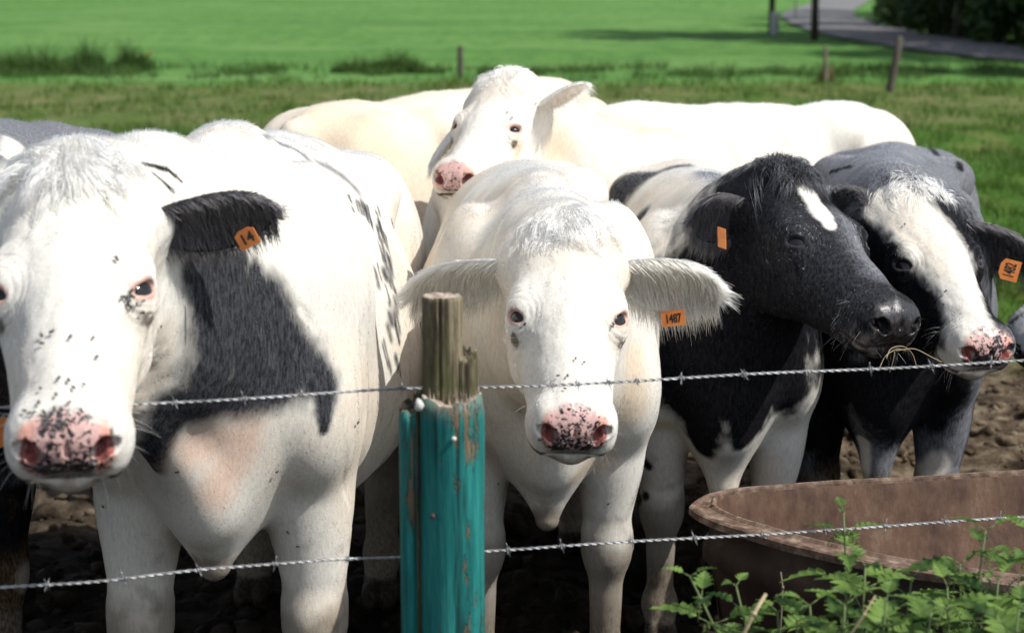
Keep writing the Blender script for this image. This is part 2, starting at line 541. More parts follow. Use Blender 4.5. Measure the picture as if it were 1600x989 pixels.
def ear_mesh(base, tip, opn, W, nu=30, nv=18, sgn=1):
    """cupped leaf with thickness; returns verts, quads, and per-vertex (u, v, inner)"""
    base, tip, opn = (np.asarray(q, float) for q in (base, tip, opn))
    L = np.linalg.norm(tip - base); A = (tip - base) / L
    Nn = opn - A * (opn @ A); Nn /= np.linalg.norm(Nn); S = np.cross(A, Nn)
    us = np.linspace(0, 1, nu); V = []; info = []
    for side in (0, 1):
        for i, u in enumerate(us):
            w = W * (.34 + .66 * math.sin(min(1, u / .55) * math.pi / 2)) if u < .55 else W * max(0, 1 - ((u - .55) / .452) ** 2.1) ** .62
            for j in range(nv + 1):
                vv = -1 + 2 * j / nv
                th = .0075 * math.sqrt(max(0, 1 - vv * vv)) * (1 - .6 * u)
                cup = (1.05 - .45 * u)
                ang = vv * 1.15 * cup
                rad = w / max(.35, math.sin(min(1.5, 1.15 * cup)))
                sx = math.sin(ang) * rad; nz = -(math.cos(ang)) * rad * .75 + rad * .5
                p = base + A * (L * u) + S * sx + Nn * (nz - (th if side else 0)) - S * (.012 * u * u)
                V.append(p); info.append((u, vv, 1 - side))
    Fq = []
    m = nv + 1
    for i in range(nu - 1):
        for j in range(nv):
            a = i * m + j
            Fq.append((a, a + m, a + m + 1, a + 1))
            o = nu * m
            Fq.append((o + a, o + a + 1, o + a + m + 1, o + a + m))
        for j, fl in ((0, 0), (nv, 1)):
            a, b2 = i * m + j, (i + 1) * m + j; o = nu * m
            Fq.append((a, o + a, o + b2, b2) if not fl else (a, b2, o + b2, o + a))
    return np.array(V, np.float32), np.array(Fq), np.array(info, np.float32), (A, S, Nn, L)


WHITE = np.array([.74, .71, .645]); CREAM = np.array([.72, .60, .465]); BLACK = np.array([.007, .007, .009]); GREY = np.array([.15, .155, .17])
PINK = np.array([.72, .36, .28]); DIRT = np.array([.10, .065, .030]); PALE = np.array([.88, .76, .57])
COLS = dict(K=np.array([.72, .545, .445]), R=np.array([.13, .135, .15]), F=np.array([.76, .67, .545]), W=WHITE, C=CREAM, B=BLACK, G=GREY, P=PINK, D=DIRT, Y=PALE, L=np.array([.42, .43, .45]), S=np.array([.032, .033, .038]))


def blob_amount(P, b, seed):
    """b = (colour, x, y, z, r, soft[, x2, y2, z2])"""
    c, x, y, z, r, soft = b[:6]
    if len(b) > 6: d = sd_rc(P, (x, y, z), b[6:9], r, r) + r
    else: d = np.sqrt(((P - np.array([x, y, z], np.float32)) ** 2).sum(1))
    return d / r


def coat(sp, P, H, seed, per_hair):
    """colour of hide or hair at local points P (head space H)"""
    n1 = fbm(P, 14, 3, seed) - .5; n2 = fbm(P * np.array([1, 1, .6], np.float32), 60, 2, seed + 5) - .5
    col = np.tile(COLS[sp['base']], (len(P), 1)).astype(np.float32)
    rnd = rng.random(len(P)) if per_hair else None
    def put(c, amt):
        nonlocal col
        tc = COLS[c]
        if per_hair:
            m = (rnd < amt)[:, None].astype(np.float32) * .92 + .08 * amt[:, None]
            if c in 'SGLR':
                q = rng.random((len(P), 1)); tc = np.where(q < .16 + .1 * (c == 'G'), .42 + .3 * rng.random((len(P), 1)), tc * np.exp(rng.normal(-.25, .75, (len(P), 1))))
        else: m = amt[:, None]
        col = col * (1 - m) + tc * m
    for space, key in ((P, 'blobs'), (H, 'hblobs')):
        # strokes of one colour written in a row are merged by their minimum distance
        run, cur = None, None
        for b in list(sp.get(key, ())) + [None]:
            k = (b[0], b[5]) if b is not None else None
            if k != cur:
                if cur is not None:
                    a = sstep(1 + .22 * cur[1] * 4, 1 - .22 * cur[1] * 4, run + n1 * .5 + n2 * .35)
                    put(cur[0], a * (sp.get('roan', {}).get(cur[0], 1)))
                run, cur = None, k
            if b is None: break
            d = blob_amount(space, b, seed)
            run = d if run is None else np.minimum(run, d)
    # cream tint where the coat is thin
    cr = sstep(.44, .70, fbm(P, 4.5, 3, seed + 9)) * .50
    lum = col.mean(1); isw = sstep(.5, .7, lum)
    col = col + (isw * cr)[:, None] * (CREAM - WHITE) * 1.0
    # dirty feet
    dz = P[:, 2] / sp['s'] + n1 * .12
    a = sstep(.52, .43, dz) * sp.get('mud', .65); col = col * (1 - a[:, None]) + DIRT * a[:, None]
    a = sstep(.34, .18, dz) * .55; col = col * (1 - a[:, None]) + DIRT * .6 * a[:, None]
    a = sstep(.088, .076, P[:, 2] / sp['s']); col = col * (1 - a[:, None]) + np.array([.035, .028, .022]) * a[:, None]
    # a little dirt anywhere low
    a = sstep(.64, .80, fbm(P, 20, 3, seed + 31)) * sstep(.75, .5, P[:, 2] / sp['s']) * .35; col = col * (1 - a[:, None]) + DIRT * a[:, None]
    bz = sp.get('brisk', .66) * sp['s'] - .10 * sp['s']
    a = sstep(.075, .030, np.sqrt((P[:, 0] - .64 * sp['s']) ** 2 + P[:, 1] ** 2 + (P[:, 2] - bz) ** 2) + n2 * .03) * .75; col = col * (1 - a[:, None]) + DIRT * a[:, None]
    alpha = np.ones(len(P), np.float32)
    # ---- bare skin of the nose
    x, y, z = H[:, 0], H[:, 1], H[:, 2]
    pad = sstep(.456, .474, x + (z + .02) * .42 - y * y * 3.0 + n2 * .012 - .004) * sstep(.068, .060, np.abs(y) + n1 * .01) * sstep(-.100, -.094, z + n2 * .01)
    mot = fbm(H, 230, 3, seed + 3); big = fbm(H, 26, 2, seed + 4); ay = np.abs(y)
    cen = sstep(.052, .030, ay + (big - .5) * .03)
    pig = sstep(.465, .545, mot * .62 + big * .22 + np.clip((-.048 - z) * 2.6, -.10, .16) + sp.get('pig', 0) + .085 * cen - .0)
    pig = np.maximum(pig, sstep(.72, .76, noise(H @ _R0, 150, seed + 8)))
    base = PINK * (1 - .55 * cen[:, None]) + np.array([.66, .50, .50]) * .55 * cen[:, None]
    nosec = base * (1 - pig[:, None]) + np.array([.026, .024, .028]) * pig[:, None]
    if sp.get('nose') == 'B': nosec = np.tile(np.array([.022, .021, .023]), (len(P), 1))
    lum = col.mean(1)
    col = col * (1 - pad[:, None]) + nosec * pad[:, None]; alpha = alpha * (1 - pad)
    # inside the nostrils
    dn = np.sqrt((x - .490) ** 2 + ((np.abs(y) - .046) * 1.3) ** 2 + (z + .051) ** 2)
    a = sstep(.024, .019, dn) * sstep(.5035, .497, x + (z + .05) * .3)
    nc_ = np.array([.010, .009, .010]) if sp.get('nose') == 'B' else np.array([.26, .085, .075])
    col = col * (1 - a[:, None]) + nc_ * a[:, None]; pad = np.maximum(pad, a); alpha = np.minimum(alpha, 1 - a)
    # chin stained
    a = sstep(-.112, -.125, z + n2 * .02) * sstep(.40, .45, x) * .6 * (sp.get('nose') != 'B'); col = col * (1 - a[:, None]) + np.array([.20, .13, .06]) * a[:, None]
    a = sstep(.0075, .0045, np.abs(z + .108)) * sstep(.40, .46, x) * .85; col = col * (1 - a[:, None]) + np.array([.03, .02, .02]) * a[:, None]
    # lids
    hy = np.stack([x, np.abs(y), z], 1) - (EYE_C + eye_frame(1)[:, 2] * .022)
    hy = hy @ eye_frame(1); de = np.sqrt((hy[:, 0] / 1.35) ** 2 + hy[:, 1] ** 2 + (hy[:, 2] / 1.3) ** 2)
    a = sstep(.0212, .0182, de + n2 * .006)
    lid = np.array([.03, .028, .03]) if sp.get('lid', 'P') == 'B' else np.array([.60, .38, .31])
    col = col * (1 - a[:, None]) + lid * a[:, None]; alpha = np.minimum(alpha, 1 - .7 * a)
    a = sstep(.020, .010, np.sqrt((x - .238) ** 2 + (np.abs(y) - .100) ** 2 + (z + .052) ** 2) + n2 * .02) * (.8 if sp.get('lid', 'P') == 'P' else 0)
    col = col * (1 - a[:, None]) + np.array([.06, .035, .02]) * a[:, None]
    return np.clip(col, 0, 1).astype(np.float32), alpha.astype(np.float32), pad, np.maximum(0, sstep(.026, .019, de))


def make_curves(name, P0, D, Nrm, Lh, rad, col, parent, bend=.5, npt=4, curl=0.0, droop=None):
    """P0 roots, D unit growth direction, Nrm skin normal"""
    n = len(P0)
    cu = bpy.data.hair_curves.new(name); cu.add_curves([npt] * n)
    t = np.linspace(0, 1, npt, dtype=np.float32)[None, :, None]
    pts = P0[:, None] + D[:, None] * (Lh[:, None, None] * t)
    pts = pts - Nrm[:, None] * (bend * Lh[:, None, None] * (t ** 2) * .35)
    if droop is not None: pts = pts + np.array([0, 0, -1], np.float32) * (droop * Lh[:, None, None] * t ** 2)
    if curl:
        sd = rng.normal(size=(n, 1, 3)).astype(np.float32); pts = pts + sd * curl * Lh[:, None, None] * t ** 1.5
    cu.attributes['position'].data.foreach_set('vector', pts.astype(np.float32).ravel())
    ra = cu.attributes.get('radius') or cu.attributes.new('radius', 'FLOAT', 'POINT')
    rr = (np.asarray(rad)[:, None] * (1 - .75 * t[0, :, 0][None] ** 2)).astype(np.float32)
    ra.data.foreach_set('value', rr.ravel())
    hc = cu.attributes.new('hcol', 'FLOAT_COLOR', 'CURVE')
    hc.data.foreach_set('color', np.concatenate([col, np.ones((n, 1))], 1).astype(np.float32).ravel())
    na = cu.attributes.new('nrm', 'FLOAT_VECTOR', 'CURVE'); na.data.foreach_set('vector', Nrm.astype(np.float32).ravel())
    cu.materials.append(FUR)
    o = bpy.data.objects.new(name, cu); COL.objects.link(o); o.parent = parent
    return o


def head_frame(poll, nose, L, spin, nearer=True):
    """poll, nose: world points guessed on the view rays; the nose slides along its ray until the head is L long"""
    O = np.array(poll); ray = np.array(nose) - CAM; ray /= np.linalg.norm(ray)
    oc = CAM - O; B = ray @ oc; C = oc @ oc - L * L; D = max(0, B * B - C)
    t = -B - math.sqrt(D) if nearer else -B + math.sqrt(D)
    X = CAM + ray * t - O; X /= np.linalg.norm(X)
    Z = CAM - O; Z = Z - X * (Z @ X); Z /= np.linalg.norm(Z)
    Rm = np.array(Matrix.Rotation(spin, 3, Vector(X)))
    Z = Rm @ Z; Y = np.cross(Z, X)
    return O, np.stack([X, Y, Z], 1)


def prepare(sp):
    """geometry of one cow in its own space (numpy only, so several run at once)"""
    rz = sp['rz']; c, s_ = math.cos(rz), math.sin(rz)
    W2L = np.array([[c, s_, 0], [-s_, c, 0], [0, 0, 1]])
    loc = np.array([*sp['loc'], 0.0])
    if 'pose' in sp: O, M = at(*sp['pose'][:3]), np.array(sp['pose'][3])
    else: O, M = head_frame(at(*sp['poll']), at(*sp['nose_px'], sp['poll'][2]), .50 * sp['hs'], R(sp['spin']), sp.get('nearer', True))
    sp['HO'] = W2L @ (O - loc); sp['HM'] = W2L @ M
    sp['tolocal'] = lambda p: W2L @ (np.asarray(p) - loc)
    sp['vlocal'] = lambda v: W2L @ np.asarray(v)
    b = cow_body(sp); sp['b'] = b
    s = sp['s']; h = sp.get('h', .012)
    hc = b.fromhead((.25, 0, -.05))
    lo = np.minimum(np.array([-1.3, -.48, -.03]) * s, hc - .42); hi = np.maximum(np.array([.85, .48, 1.5]) * s, hc + .42)
    V, Fq = surface(b, lo, hi, h)
    V = project(b, V, 2)
    def hm(x0):
        def f(P):
            H = b.tohead(P); return (((H - np.array([.26, 0, -.07])) / np.array([.34, .18, .19])) ** 2).sum(1) < x0
        return f
    if sp.get('whisk'):
        def front(P): return (P[:, 0] > -.55 * s) & (P[:, 2] > .42 * s) & ~hm(1.0)(P)
        n0 = len(V); V, Fq = refine(V, Fq, front); V = refit(b, V, n0)
    if sp.get('fine', 2) >= 1: n0 = len(V); V, Fq = refine(V, Fq, hm(1.0)); V = refit(b, V, n0, 2)
    if sp.get('fine', 2) >= 2:
        def fine(P):
            H = b.tohead(P); return hm(.95)(P) & ((H[:, 0] > .12))
        n0 = len(V); V, Fq = refine(V, Fq, fine); V = refit(b, V, n0, 2, .004)
        if sp.get('whisk'):
            def tip(P):
                H = b.tohead(P); return (H[:, 0] > .435) & (H[:, 0] < .56) & (np.abs(H[:, 1]) < .09) & (H[:, 2] > -.115) & (H[:, 2] < .03)
            n0 = len(V); V, Fq = refine(V, Fq, tip); V = refit(b, V, n0, 1, .002)
    # drop the floor of the bounding box and folds of skin
    g = vnormals(V, Fq)
    H = b.tohead(V)
    # wrinkles round the eyes and on the neck, muscle ripple on the body
    fold = (fbm(V * np.array([2.2, 1, .7], np.float32), 9, 2, sp['seed']) - .5) * .012 * (H[:, 0] < -.05)
    hd = (fbm(H * np.array([1, 2, 2], np.float32), 26, 2, sp['seed'] + 2) - .5) * .004 * ((H[:, 0] > -.05) & (np.abs(H[:, 1]) < .15)) * (((H - np.array([.2, 0, -.07])) ** 2).sum(1) < .35 ** 2)
    er = np.sqrt((H[:, 0] - .205) ** 2 + ((np.abs(H[:, 1]) - .098)) ** 2 + (H[:, 2] + .02) ** 2)
    wrk = .0007 * np.sin(er * 620 + 4 * noise(H, 30, 5)) * sstep(.030, .036, er) * sstep(.072, .045, er)
    wrk = wrk + .0010 * np.sin(H[:, 0] * 520 + 5 * noise(H, 22, 6)) * sstep(.37, .40, H[:, 0]) * sstep(.46, .43, H[:, 0]) * sstep(.03, .05, np.abs(H[:, 1])) * (er < .4)
    V = V + g * (fold + hd + wrk)[:, None]
    sp['V'], sp['F'], sp['G'] = V, Fq, g
    return sp


def head_bvh(sp):
    if 'bvh' not in sp:
        H = sp['b'].tohead(sp['V']); k = (H[:, 0] > -.1) & (H[:, 0] < .56) & (np.abs(H[:, 1]) < .16) & (H[:, 2] > -.25)
        f = sp['F'][k[sp['F']].all(1)]; f = np.concatenate([f[:, [0, 1, 2]], f[f[:, 2] != f[:, 3]][:, [0, 2, 3]]])
        u, inv = np.unique(f, return_inverse=True)
        sp['bvh'] = BVHTree.FromPolygons(sp['V'][u].tolist(), inv.reshape(-1, 3).tolist())
    return sp['bvh']


def finish(sp):
    b = sp['b']; seed = sp['seed']
    root = empty('cow', (*sp['loc'], 0), sp['rz'])
    tag(root, sp['label'], 'cow', 'cattle crowding the fence')
    V, Fq = sp['V'], sp['F']
    col, al, pad, lid = coat(sp, V, b.tohead(V), seed, False)
    ears = []
    for (side, tip, opn, W) in sp.get('ears', ()):
        base = b.fromhead((.03, side * .098, -.038))
        tl = sp['tolocal'](at(*tip)); ol = sp['vlocal'](opn[0] * RT + opn[1] * UP - opn[2] * FW)
        ev, ef, ei, fr = ear_mesh(base, tl, ol, W * sp['hs'])
        EC = np.tile(COLS[sp.get('ear', 'W')], (len(ev), 1)).astype(np.float32)
        inn = (ei[:, 2] * sstep(1.0, .55, np.abs(ei[:, 1])))[:, None]
        ic = np.array([.62, .44, .33]) if sp.get('ear', 'W') == 'W' else np.array([.05, .035, .032])
        EC = EC * (1 - inn) + ic * inn
        ears.append((ev, ef, ei, fr, EC, side))
        Fq = np.concatenate([Fq, ef + len(V)]); V = np.concatenate([V, ev]); col = np.concatenate([col, EC]); al = np.concatenate([al, np.ones(len(ev))])
    tri = Fq[:, 2] == Fq[:, 3]
    me = bpy.data.meshes.new('body')
    ql, tl_ = Fq[~tri], Fq[tri][:, :3]
    me.vertices.add(len(V)); me.vertices.foreach_set('co', V.astype(np.float32).ravel())
    li = np.concatenate([ql.ravel(), tl_.ravel()]).astype(np.int32)
    me.loops.add(len(li)); me.loops.foreach_set('vertex_index', li)
    me.polygons.add(len(Fq)); me.polygons.foreach_set('loop_start', np.concatenate([np.arange(0, ql.size, 4), ql.size + np.arange(0, tl_.size, 3)]).astype(np.int32))
    me.update(calc_edges=True)
    me.polygons.foreach_set('use_smooth', np.ones(len(me.polygons), bool))
    ca = me.color_attributes.new('col', 'FLOAT_COLOR', 'POINT')
    ca.data.foreach_set('color', np.concatenate([col, al[:, None]], 1).astype(np.float32).ravel())
    body = link('body', me, root, HIDE)
    sp['root'], sp['obj'] = root, body
    # eyes
    for y in (-1, 1):
        bm = bmesh.new(); bmesh.ops.create_uvsphere(bm, u_segments=24, v_segments=16, radius=.0305 * sp['hs'])
        em = bpy.data.meshes.new('eye'); bm.to_mesh(em); bm.free()
        em.polygons.foreach_set('use_smooth', [True] * len(em.polygons))
        e = link('eye', em, root, EYE); e.location = b.fromhead(eye_pt(y, 0, 0, .0008))
    # ---------------- fur
    den = sp.get('fur', 0)
    if den:
        T = sp['F'][:, [0, 1, 2]]; A0, B0, C0 = (sp['V'][T[:, i]] for i in range(3)); D0 = sp['V'][sp['F'][:, 3]]
        area = .5 * (np.linalg.norm(np.cross(B0 - A0, C0 - A0), axis=1) + np.linalg.norm(np.cross(C0 - A0, D0 - A0), axis=1))
        ctr = (A0 + C0) / 2; nr = sp['G'][T].mean(1)
        c, s_ = math.cos(sp['rz']), math.sin(sp['rz']); L2W = np.array([[c, -s_, 0], [s_, c, 0], [0, 0, 1]])
        Wc = ctr @ L2W.T + np.array([*sp['loc'], 0]); Wn = nr @ L2W.T
        vd = Wc - CAM; dep = vd @ FW; px = CX + F_PX * (vd @ RT) / dep; py = CY - F_PX * (vd @ UP) / dep
        fac = -(Wn * vd).sum(1) / np.linalg.norm(vd, axis=1)
        ok = (fac > -.35) & (px > -120) & (px < 1720) & (py > -60) & (py < 1080)
        H = b.tohead(ctr); onhead = (H[:, 0] > .0) & (H[:, 0] < .55) & (np.abs(H[:, 1]) < .15) & (H[:, 2] > -.27) & (H[:, 2] < .06)
        wgt = area * ok * np.where(onhead, 1.9, 1.0)
        n = int(den * wgt.sum())
        fi = rng.choice(len(wgt), n, p=wgt / wgt.sum())
        u, v_ = rng.random((n, 1)), rng.random((n, 1))
        P = ((1 - u) * ((1 - v_) * A0[fi] + v_ * D0[fi]) + u * ((1 - v_) * B0[fi] + v_ * C0[fi])).astype(np.float32)
        G = nr[fi]; G /= np.linalg.norm(G, axis=1)[:, None] + 1e-9
        H = b.tohead(P); oh = onhead[fi]
        hcol, hal, hpad, hlid = coat(sp, P, H, seed, True)
        keep = (hpad < .3) & (hlid < .5) & (rng.random(n) > .0)
        P, G, H, oh, hcol = P[keep], G[keep], H[keep], oh[keep], hcol[keep]; n = len(P)
        # direction the coat lies in: back and down on the body, away from the whorl on the head
        fl = np.tile(np.array([-.75, 0, -.65], np.float32), (n, 1)); fl[:, 1] += .25 * (noise(P, 5, 3) - .5)
        hd = np.stack([H[:, 0] - .17, H[:, 1] * 1.4, np.full(n, -.03)], 1)
        hd /= np.linalg.norm(hd, axis=1)[:, None] + 1e-6
        hd = np.where((H[:, 0] > .17)[:, None], hd * .6 + np.array([.75, 0, 0]), hd + np.array([.15, 0, 0]))
        fh = hd @ b.HM.T
        fl = np.where(oh[:, None], fh, fl)
        wob = np.stack([noise(P, 38, 11) - .5, noise(P, 38, 12) - .5, noise(P, 38, 13) - .5], 1) * .7
        fl = fl + wob; fl -= G * (fl * G).sum(1)[:, None]; fl /= np.linalg.norm(fl, axis=1)[:, None] + 1e-6
        lift = np.clip(rng.normal(.15, .07, n), .05, .6)
        Lh = sp.get('hair_len', .0085) * rng.uniform(.6, 1.35, n) * np.where(oh, np.clip(1.15 - 1.5 * np.maximum(0, H[:, 0] - .15), .4, 1.2), 1)
        top = sstep(.75, .98, G[:, 2]) * (~oh)
        Lh = Lh * (1 + 1.0 * top * (rng.random(n) < .35)); lift = lift + .5 * top * (rng.random(n) < .5)
        D = fl * np.sqrt(np.clip(1 - lift[:, None] ** 2, .1, 1)) + G * lift[:, None]; D /= np.linalg.norm(D, axis=1)[:, None]
        tone = (rng.uniform(.74, 1.10, n) * (.92 + .14 * noise(P, 120, 21)))[:, None]
        make_curves('coat', P - G * .0006, D.astype(np.float32), G.astype(np.float32), Lh.astype(np.float32), rng.uniform(.00018, .00034, n) * sp.get('hair_w', 1), np.clip(hcol * tone, 0, .95), root, bend=.8)
    # ---------------- ear hair
    PP, DD, GG, LL, CC = [], [], [], [], []
    nE = sp.get('ear_n', 11000)
    for (ev, ef, ei, (A, S, Nn, L), EC, side) in ears:
        k = rng.choice(len(ef), nE); wq = rng.dirichlet([1] * 4, nE)
        P = (ev[ef[k]] * wq[..., None]).sum(1); I = (ei[ef[k]] * wq[..., None]).sum(1); C = (EC[ef[k]] * wq[..., None]).sum(1)
        vv, inner, u = I[:, 1], I[:, 2], I[:, 0]
        nrm = np.where((inner > .5)[:, None], Nn, -Nn) + S * vv[:, None] * np.where(inner > .5, -.7, .9)[:, None]; nrm /= np.linalg.norm(nrm, axis=1)[:, None]
        edge = sstep(.72, .97, np.abs(vv)) + sstep(.9, 1, u)
        out = S * np.sign(vv)[:, None] * .8 + A * .5
        D = A * .75 + nrm * .35 + out * edge[:, None] * 1.3 + rng.normal(0, .12, (nE, 3))
        D[:, 2] -= .75 * (inner > .5) + .15; D -= A * (.35 * (inner > .5))[:, None]
        D /= np.linalg.norm(D, axis=1)[:, None]
        Lh = rng.uniform(.6, 1.3, nE) * (.009 + .009 * edge + .020 * sp.get('inlen', 1) * (inner > .5) * rng.random(nE)) * sp.get('earlen', 1)
        base = COLS[sp.get('ear', 'W')]
        if sp.get('ear', 'W') == 'W': c2 = np.array([.78, .66, .47]) * (.65 + .4 * rng.random((nE, 1))); mixv = (np.clip(.45 + .6 * (inner > .5), 0, 1))[:, None] * (.4 + .6 * rng.random((nE, 1)))
        else: c2 = np.array([.11, .105, .11]); mixv = rng.random((nE, 1)) * .6
        C = base * (1 - mixv) + c2 * mixv
        PP.append(P); DD.append(D); GG.append(nrm); LL.append(Lh); CC.append(C * rng.uniform(.8, 1.08, (nE, 1)))
    if PP:
        P, D, G, L_, C = (np.concatenate(q) for q in (PP, DD, GG, LL, CC))
        make_curves('ear_hair', P, D, G, L_, rng.uniform(.00028, .0005, len(P)), np.clip(C, 0, .95), root, bend=.5, npt=5, droop=.30, curl=.10)
    # ---------------- forelock
    fk = sp.get('forelock')
    if fk:
        n = fk['n']; nc = fk.get('clumps', 150)
        cx = rng.normal(0, 1, (nc, 2)) * np.array([.022, .040]) + np.array([fk.get('x', .0), 0])
        ci = rng.integers(0, nc, n); q = cx[ci] + rng.normal(0, 1, (n, 2)) * .010
        # drop roots onto the skull
        O = np.stack([q[:, 0], q[:, 1] * 1.0, np.full(n, .15)], 1)
        bv = head_bvh(sp)
        dirw = Vector(b.HM @ np.array([0, 0, -1.0])); roots, nrms, ok = [], [], []
        for i in range(n):
            h_ = bv.ray_cast(Vector(b.fromhead(O[i])), dirw, .4)
            if h_[0] is None: continue
            roots.append(h_[0]); nrms.append(h_[1]); ok.append(i)
        ok = np.array(ok); P = np.array(roots, np.float32); G = np.array(nrms, np.float32); n = len(ok); q = q[ok]; ci = ci[ok]
        side = np.sign(q[:, 1] - fk.get('part', 0)) * np.minimum(1, np.abs(q[:, 1] - fk.get('part', 0)) / .02)
        cd_ = rng.normal(0, .45, (nc, 3))[ci]
        fl = fk.get('flow', (.55, .8)); up = fk.get('up', .18)
        d = np.stack([fl[0] + .2 * (q[:, 0] > 0), side * fl[1], np.full(n, up)], 1) + cd_ * fk.get('mess', 1) + rng.normal(0, .07, (n, 3)) - .9 * (q - cx[ci]) @ np.array([[1 / .03, 0, 0], [0, 1 / .03, 0]]) * .5
        D = (d / np.linalg.norm(d, axis=1)[:, None]) @ b.HM.T
        Lh = fk['len'] * (.45 + .65 * rng.random(nc))[ci] * rng.uniform(.7, 1.1, n)
        c0 = COLS[fk['c']]; c1 = COLS[fk.get('c2', fk['c'])]
        k = (rng.random(nc)[ci] * .7 + .3 * rng.random(n))[:, None]
        C = (c0 * (1 - k) + c1 * k) * rng.uniform(.80, 1.05, (n, 1)) * (.78 + .3 * rng.random(nc))[ci][:, None]
        make_curves('forelock', P - G * .002, D.astype(np.float32), G.astype(np.float32), Lh.astype(np.float32), rng.uniform(.0003, .0006, n), np.clip(C * 1.22, 0, .97), root, bend=1.7, npt=7, curl=.05, droop=fk.get('droop', .25))
    # ---------------- whiskers
    if sp.get('whisk'):
        n = 64; a = []
        for i in range(n):
            sy = random.choice((-1, 1)); a.append((random.uniform(.39, .49), sy * random.uniform(.03, .075), random.uniform(-.145, -.06)))
        P = project(b, np.array([b.fromhead(q) for q in a], np.float32), 4, .02); G = grad(b, P); G /= np.linalg.norm(G, axis=1)[:, None]
        D = G + np.array([0, 0, -.35]) + rng.normal(0, .25, (n, 3)); D /= np.linalg.norm(D, axis=1)[:, None]
        make_curves('whiskers', P, D.astype(np.float32), G.astype(np.float32), rng.uniform(.02, .045, n).astype(np.float32), np.full(n, .00018), np.tile(np.array([.6, .55, .45]) if sp['nose'] != 'B' else np.array([.3, .3, .3]), (n, 1)), root, bend=.2, droop=.2)
        P, D = [], []
        for y in (-1, 1):
            for k in range(34):
                a_ = math.pi * (.12 + .76 * random.random()); M3 = eye_frame(y)
                P.append(b.fromhead(eye_pt(y, .021 * math.cos(a_), .0145 * math.sin(a_), .0275)))
                dd = M3 @ np.array([.5 * math.cos(a_), .55 * math.sin(a_) - .05, 1.0]); D.append(b.HM @ (dd / np.linalg.norm(dd)))
        lc = (.72, .68, .6) if sp.get('lid', 'P') == 'P' else (.02, .02, .02)
        make_curves('eyelashes', np.array(P, np.float32), np.array(D, np.float32), np.array(D, np.float32), rng.uniform(.010, .018, len(P)).astype(np.float32), np.full(len(P), .00035), np.tile(np.array(lc), (len(P), 1)), root, bend=.0, droop=.6)
    # ---------------- ear tag
    for (center, wv, hv, wd, ht, txt, opn) in sp.get('tags', ()):
        c0 = sp['tolocal'](at(*center))
        X = sp['vlocal'](wv[0] * RT + wv[1] * UP - wv[2] * FW); X /= np.linalg.norm(X)
        Y = sp['vlocal'](hv[0] * RT + hv[1] * UP - hv[2] * FW); Y -= X * (X @ Y); Y /= np.linalg.norm(Y)
        Zv = np.cross(X, Y)
        bm = bmesh.new()
        out = [(-.5, -.5), (.5, -.5), (.5, .32), (.22, .5), (-.22, .5), (-.5, .32)] if opn else [(-.5, -.5), (.5, -.5), (.5, .5), (-.5, .5)]
        vs_ = [bm.verts.new((x * wd, y * ht, .0012)) for x, y in out]; f = bm.faces.new(vs_)
        ex = bmesh.ops.extrude_face_region(bm, geom=[f]); bmesh.ops.translate(bm, verts=[q for q in ex['geom'] if isinstance(q, bmesh.types.BMVert)], vec=(0, 0, -.0022))
        bmesh.ops.recalc_face_normals(bm, faces=bm.faces)
        bmesh.ops.bevel(bm, geom=[e for e in bm.edges], offset=.0006, segments=1)
        tm = bpy.data.meshes.new('ear_tag'); bm.to_mesh(tm); bm.free()
        to = link('ear_tag', tm, root, TAG)
        Mx = Matrix(((X[0], Y[0], Zv[0], c0[0]), (X[1], Y[1], Zv[1], c0[1]), (X[2], Y[2], Zv[2], c0[2]), (0, 0, 0, 1)))
        to.matrix_local = Mx
        if txt:
            fc = bpy.data.curves.new('tag_number', 'FONT'); fc.body = txt; fc.size = ht * .78; fc.align_x = 'CENTER'; fc.align_y = 'CENTER'; fc.extrude = .0002
            fc.offset = .0006
            fo = bpy.data.objects.new('tag_text', fc); COL.objects.link(fo); dg = bpy.context.evaluated_depsgraph_get(); tmx = bpy.data.meshes.new_from_object(fo.evaluated_get(dg))
            bpy.data.objects.remove(fo); tmx.materials.clear(); tmx.name = 'tag_number'; fo = link('tag_number', tmx, to, INK); fo.location = (0, -ht * .04, .0016)
            fo.scale = (wd / (ht * .78 * .62 * max(2, len(txt))) * .86, 1, 1)
    return sp


